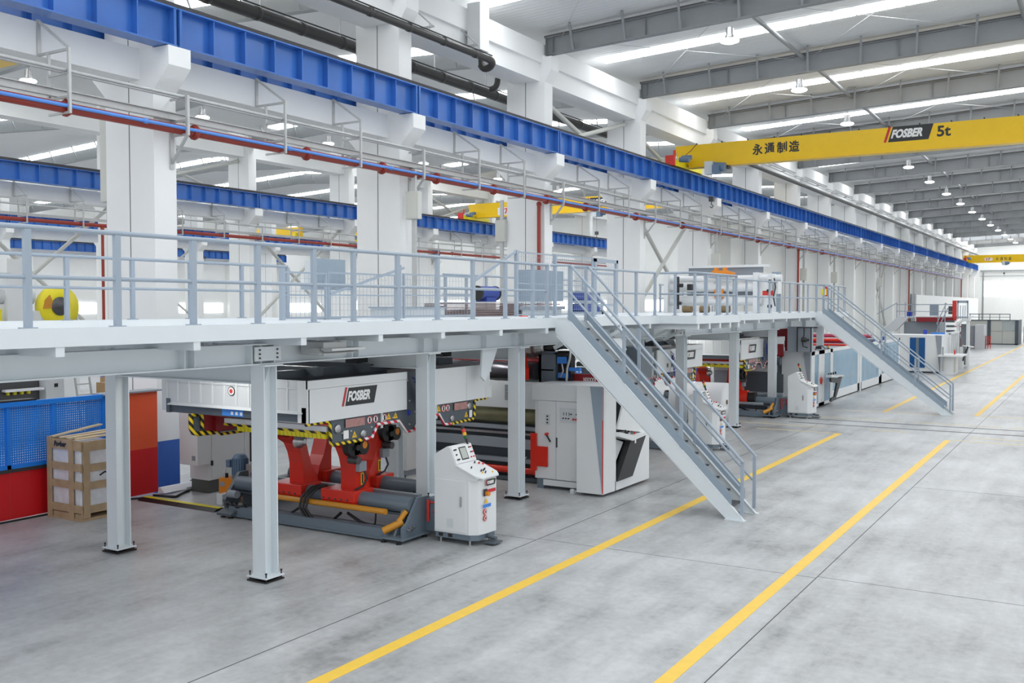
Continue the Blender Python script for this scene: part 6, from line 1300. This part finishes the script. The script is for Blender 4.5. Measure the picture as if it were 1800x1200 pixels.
B().box(-11.2, -10.1, 92, 93, 0.0, 1.5).build('body', 'dred', s); B().box(-11.2, -10.0, 91.9, 92, 1.9, 2.0).build('red_bar', 'signred', s); B().cyl((-10.7, 91.9, 1.1), (-10.4, 91.9, 1.1), 0.2, 10).build('steel_wheel', 'steel', s)
s = thing('control_cabin', 'beige panelled cabin with dark frame at the end of the line', 'cabin', (-8.4, 106, 0))
b = B(); b.box(-9.75, -9.45, 104.95, 105.2, 0, 2.35); b.box(-7.35, -7.08, 104.95, 105.2, 0, 2.35); b.box(-11.4, -7.08, 104.95, 105.2, 2.3, 2.38); b.box(-9.7, -7.1, 104.95, 105.2, 0, 0.1); b.box(-7.12, -7.06, 105, 109, 0, 2.38); b.build('dark_frame', 'mdark', s)
for (x0, x1, z0, z1) in ((-9.45, -8.46, 1.3, 2.3), (-9.45, -8.44, 0.1, 1.26), (-8.42, -7.35, 0.1, 1.26), (-11.3, -9.75, 0.6, 2.3)): B().box(x0, x1, 105.0, 105.1, z0, z1).build('beige_panel', 'beige', s)
B().box(-8.42, -7.75, 105.0, 105.05, 1.36, 2.3).build('window', 'clear', s); B().box(-7.7, -7.36, 105.0, 105.05, 1.36, 2.3).build('window', 'clear', s)
B().box(-11.3, -7.2, 105.1, 108, 0.05, 2.28).build('interior', 'boxgrey', s)
b = B(); b.box(-11.4, -7.78, 105.0, 105.06, 2.9, 2.97)
for x in (-11.3, -10.5, -9.55, -8.7, -7.8): b.box(x - 0.03, x + 0.03, 105.0, 105.06, 2.38, 2.95)
b.box(-11.4, -7.78, 105.0, 105.04, 2.62, 2.66); b.build('roof_railing', 'mdark', s)
s = thing('distant_machine', 'distant grey and brown machine at the right edge behind the beige cabin', 'machine', (-6.7, 114, 0))
B().box(-7.2, -6.3, 114, 115, 0, 1.6).build('body', 'mmid', s); B().box(-6.6, -6.2, 113.5, 114, 0.2, 0.6).build('brown_crate', 'card', s); B().box(-7.0, -6.8, 113.8, 114, 1.6, 2.4).build('post', 'mdark', s); B().box(-6.7, -6.4, 113.7, 113.9, 0.9, 1.2).build('red_box', 'signred', s)
# white partition and doorways at the far cladding
b = B((-16, 125, 0)); b.box(-16.25, -16.15, 104.5, 160, 0, 4.85); solo(b, 'partition_wall', 'white2', 'low white partition in front of the far cladding', 'partition'); COL.objects['partition_wall']['kind'] = 'structure'
s = thing('dark_doorway', 'tall dark doorway beside the dark red pipe in the far cladding', 'doorway', (-16.2, 103, 0)); B().box(-16.3, -16.2, 101.8, 104.2, 0, 4.9).build('dark_panel', 'mdark', s); B().box(-16.32, -16.18, 104.2, 104.4, 0, 5.0).build('frame', 'mgrey', s)
for x0, y in ((-15.9, 163.6),): 
    b = B((x0, y, 0)); b.box(x0 - 0.12, x0 + 0.12, y - 0.12, y + 0.12, 0, 9.0); solo(b, 'end_post', 'rafter', 'grey post carrying the end of the blue girder', 'post')
b = B((-16.25, 66.5, 1.7)); b.quad((-16.22, 66.6, 2.2), (0, 1, 0), (0, 0, 1), 2.2, 0.7, 0)
for i, z in enumerate((2.28, 1.95)): b.text(('消火栓', '灭火器')[i], (-16.21, 65.8, z), (0, 1, 0), (0, 0, 1), 1.5, 0.26, 1, 0, 0.01, 0.02)
solo(b, 'wall_sign', ['signwhite', 'signred'], 'white sign with red characters on the cladding above the glazed enclosure', 'sign')
b = B((-15.5, 56, 1.7))
for i in range(5): b.box(-15.7, -15.4, 58 + 0.35 * i, 58.25 + 0.35 * i, 1.7, 2.6)
b.box(-15.72, -15.38, 57.9, 59.8, 0, 1.7); solo(b, 'blue_rack', 'bluesheet', 'ribbed blue rack behind the red rollers', 'rack')
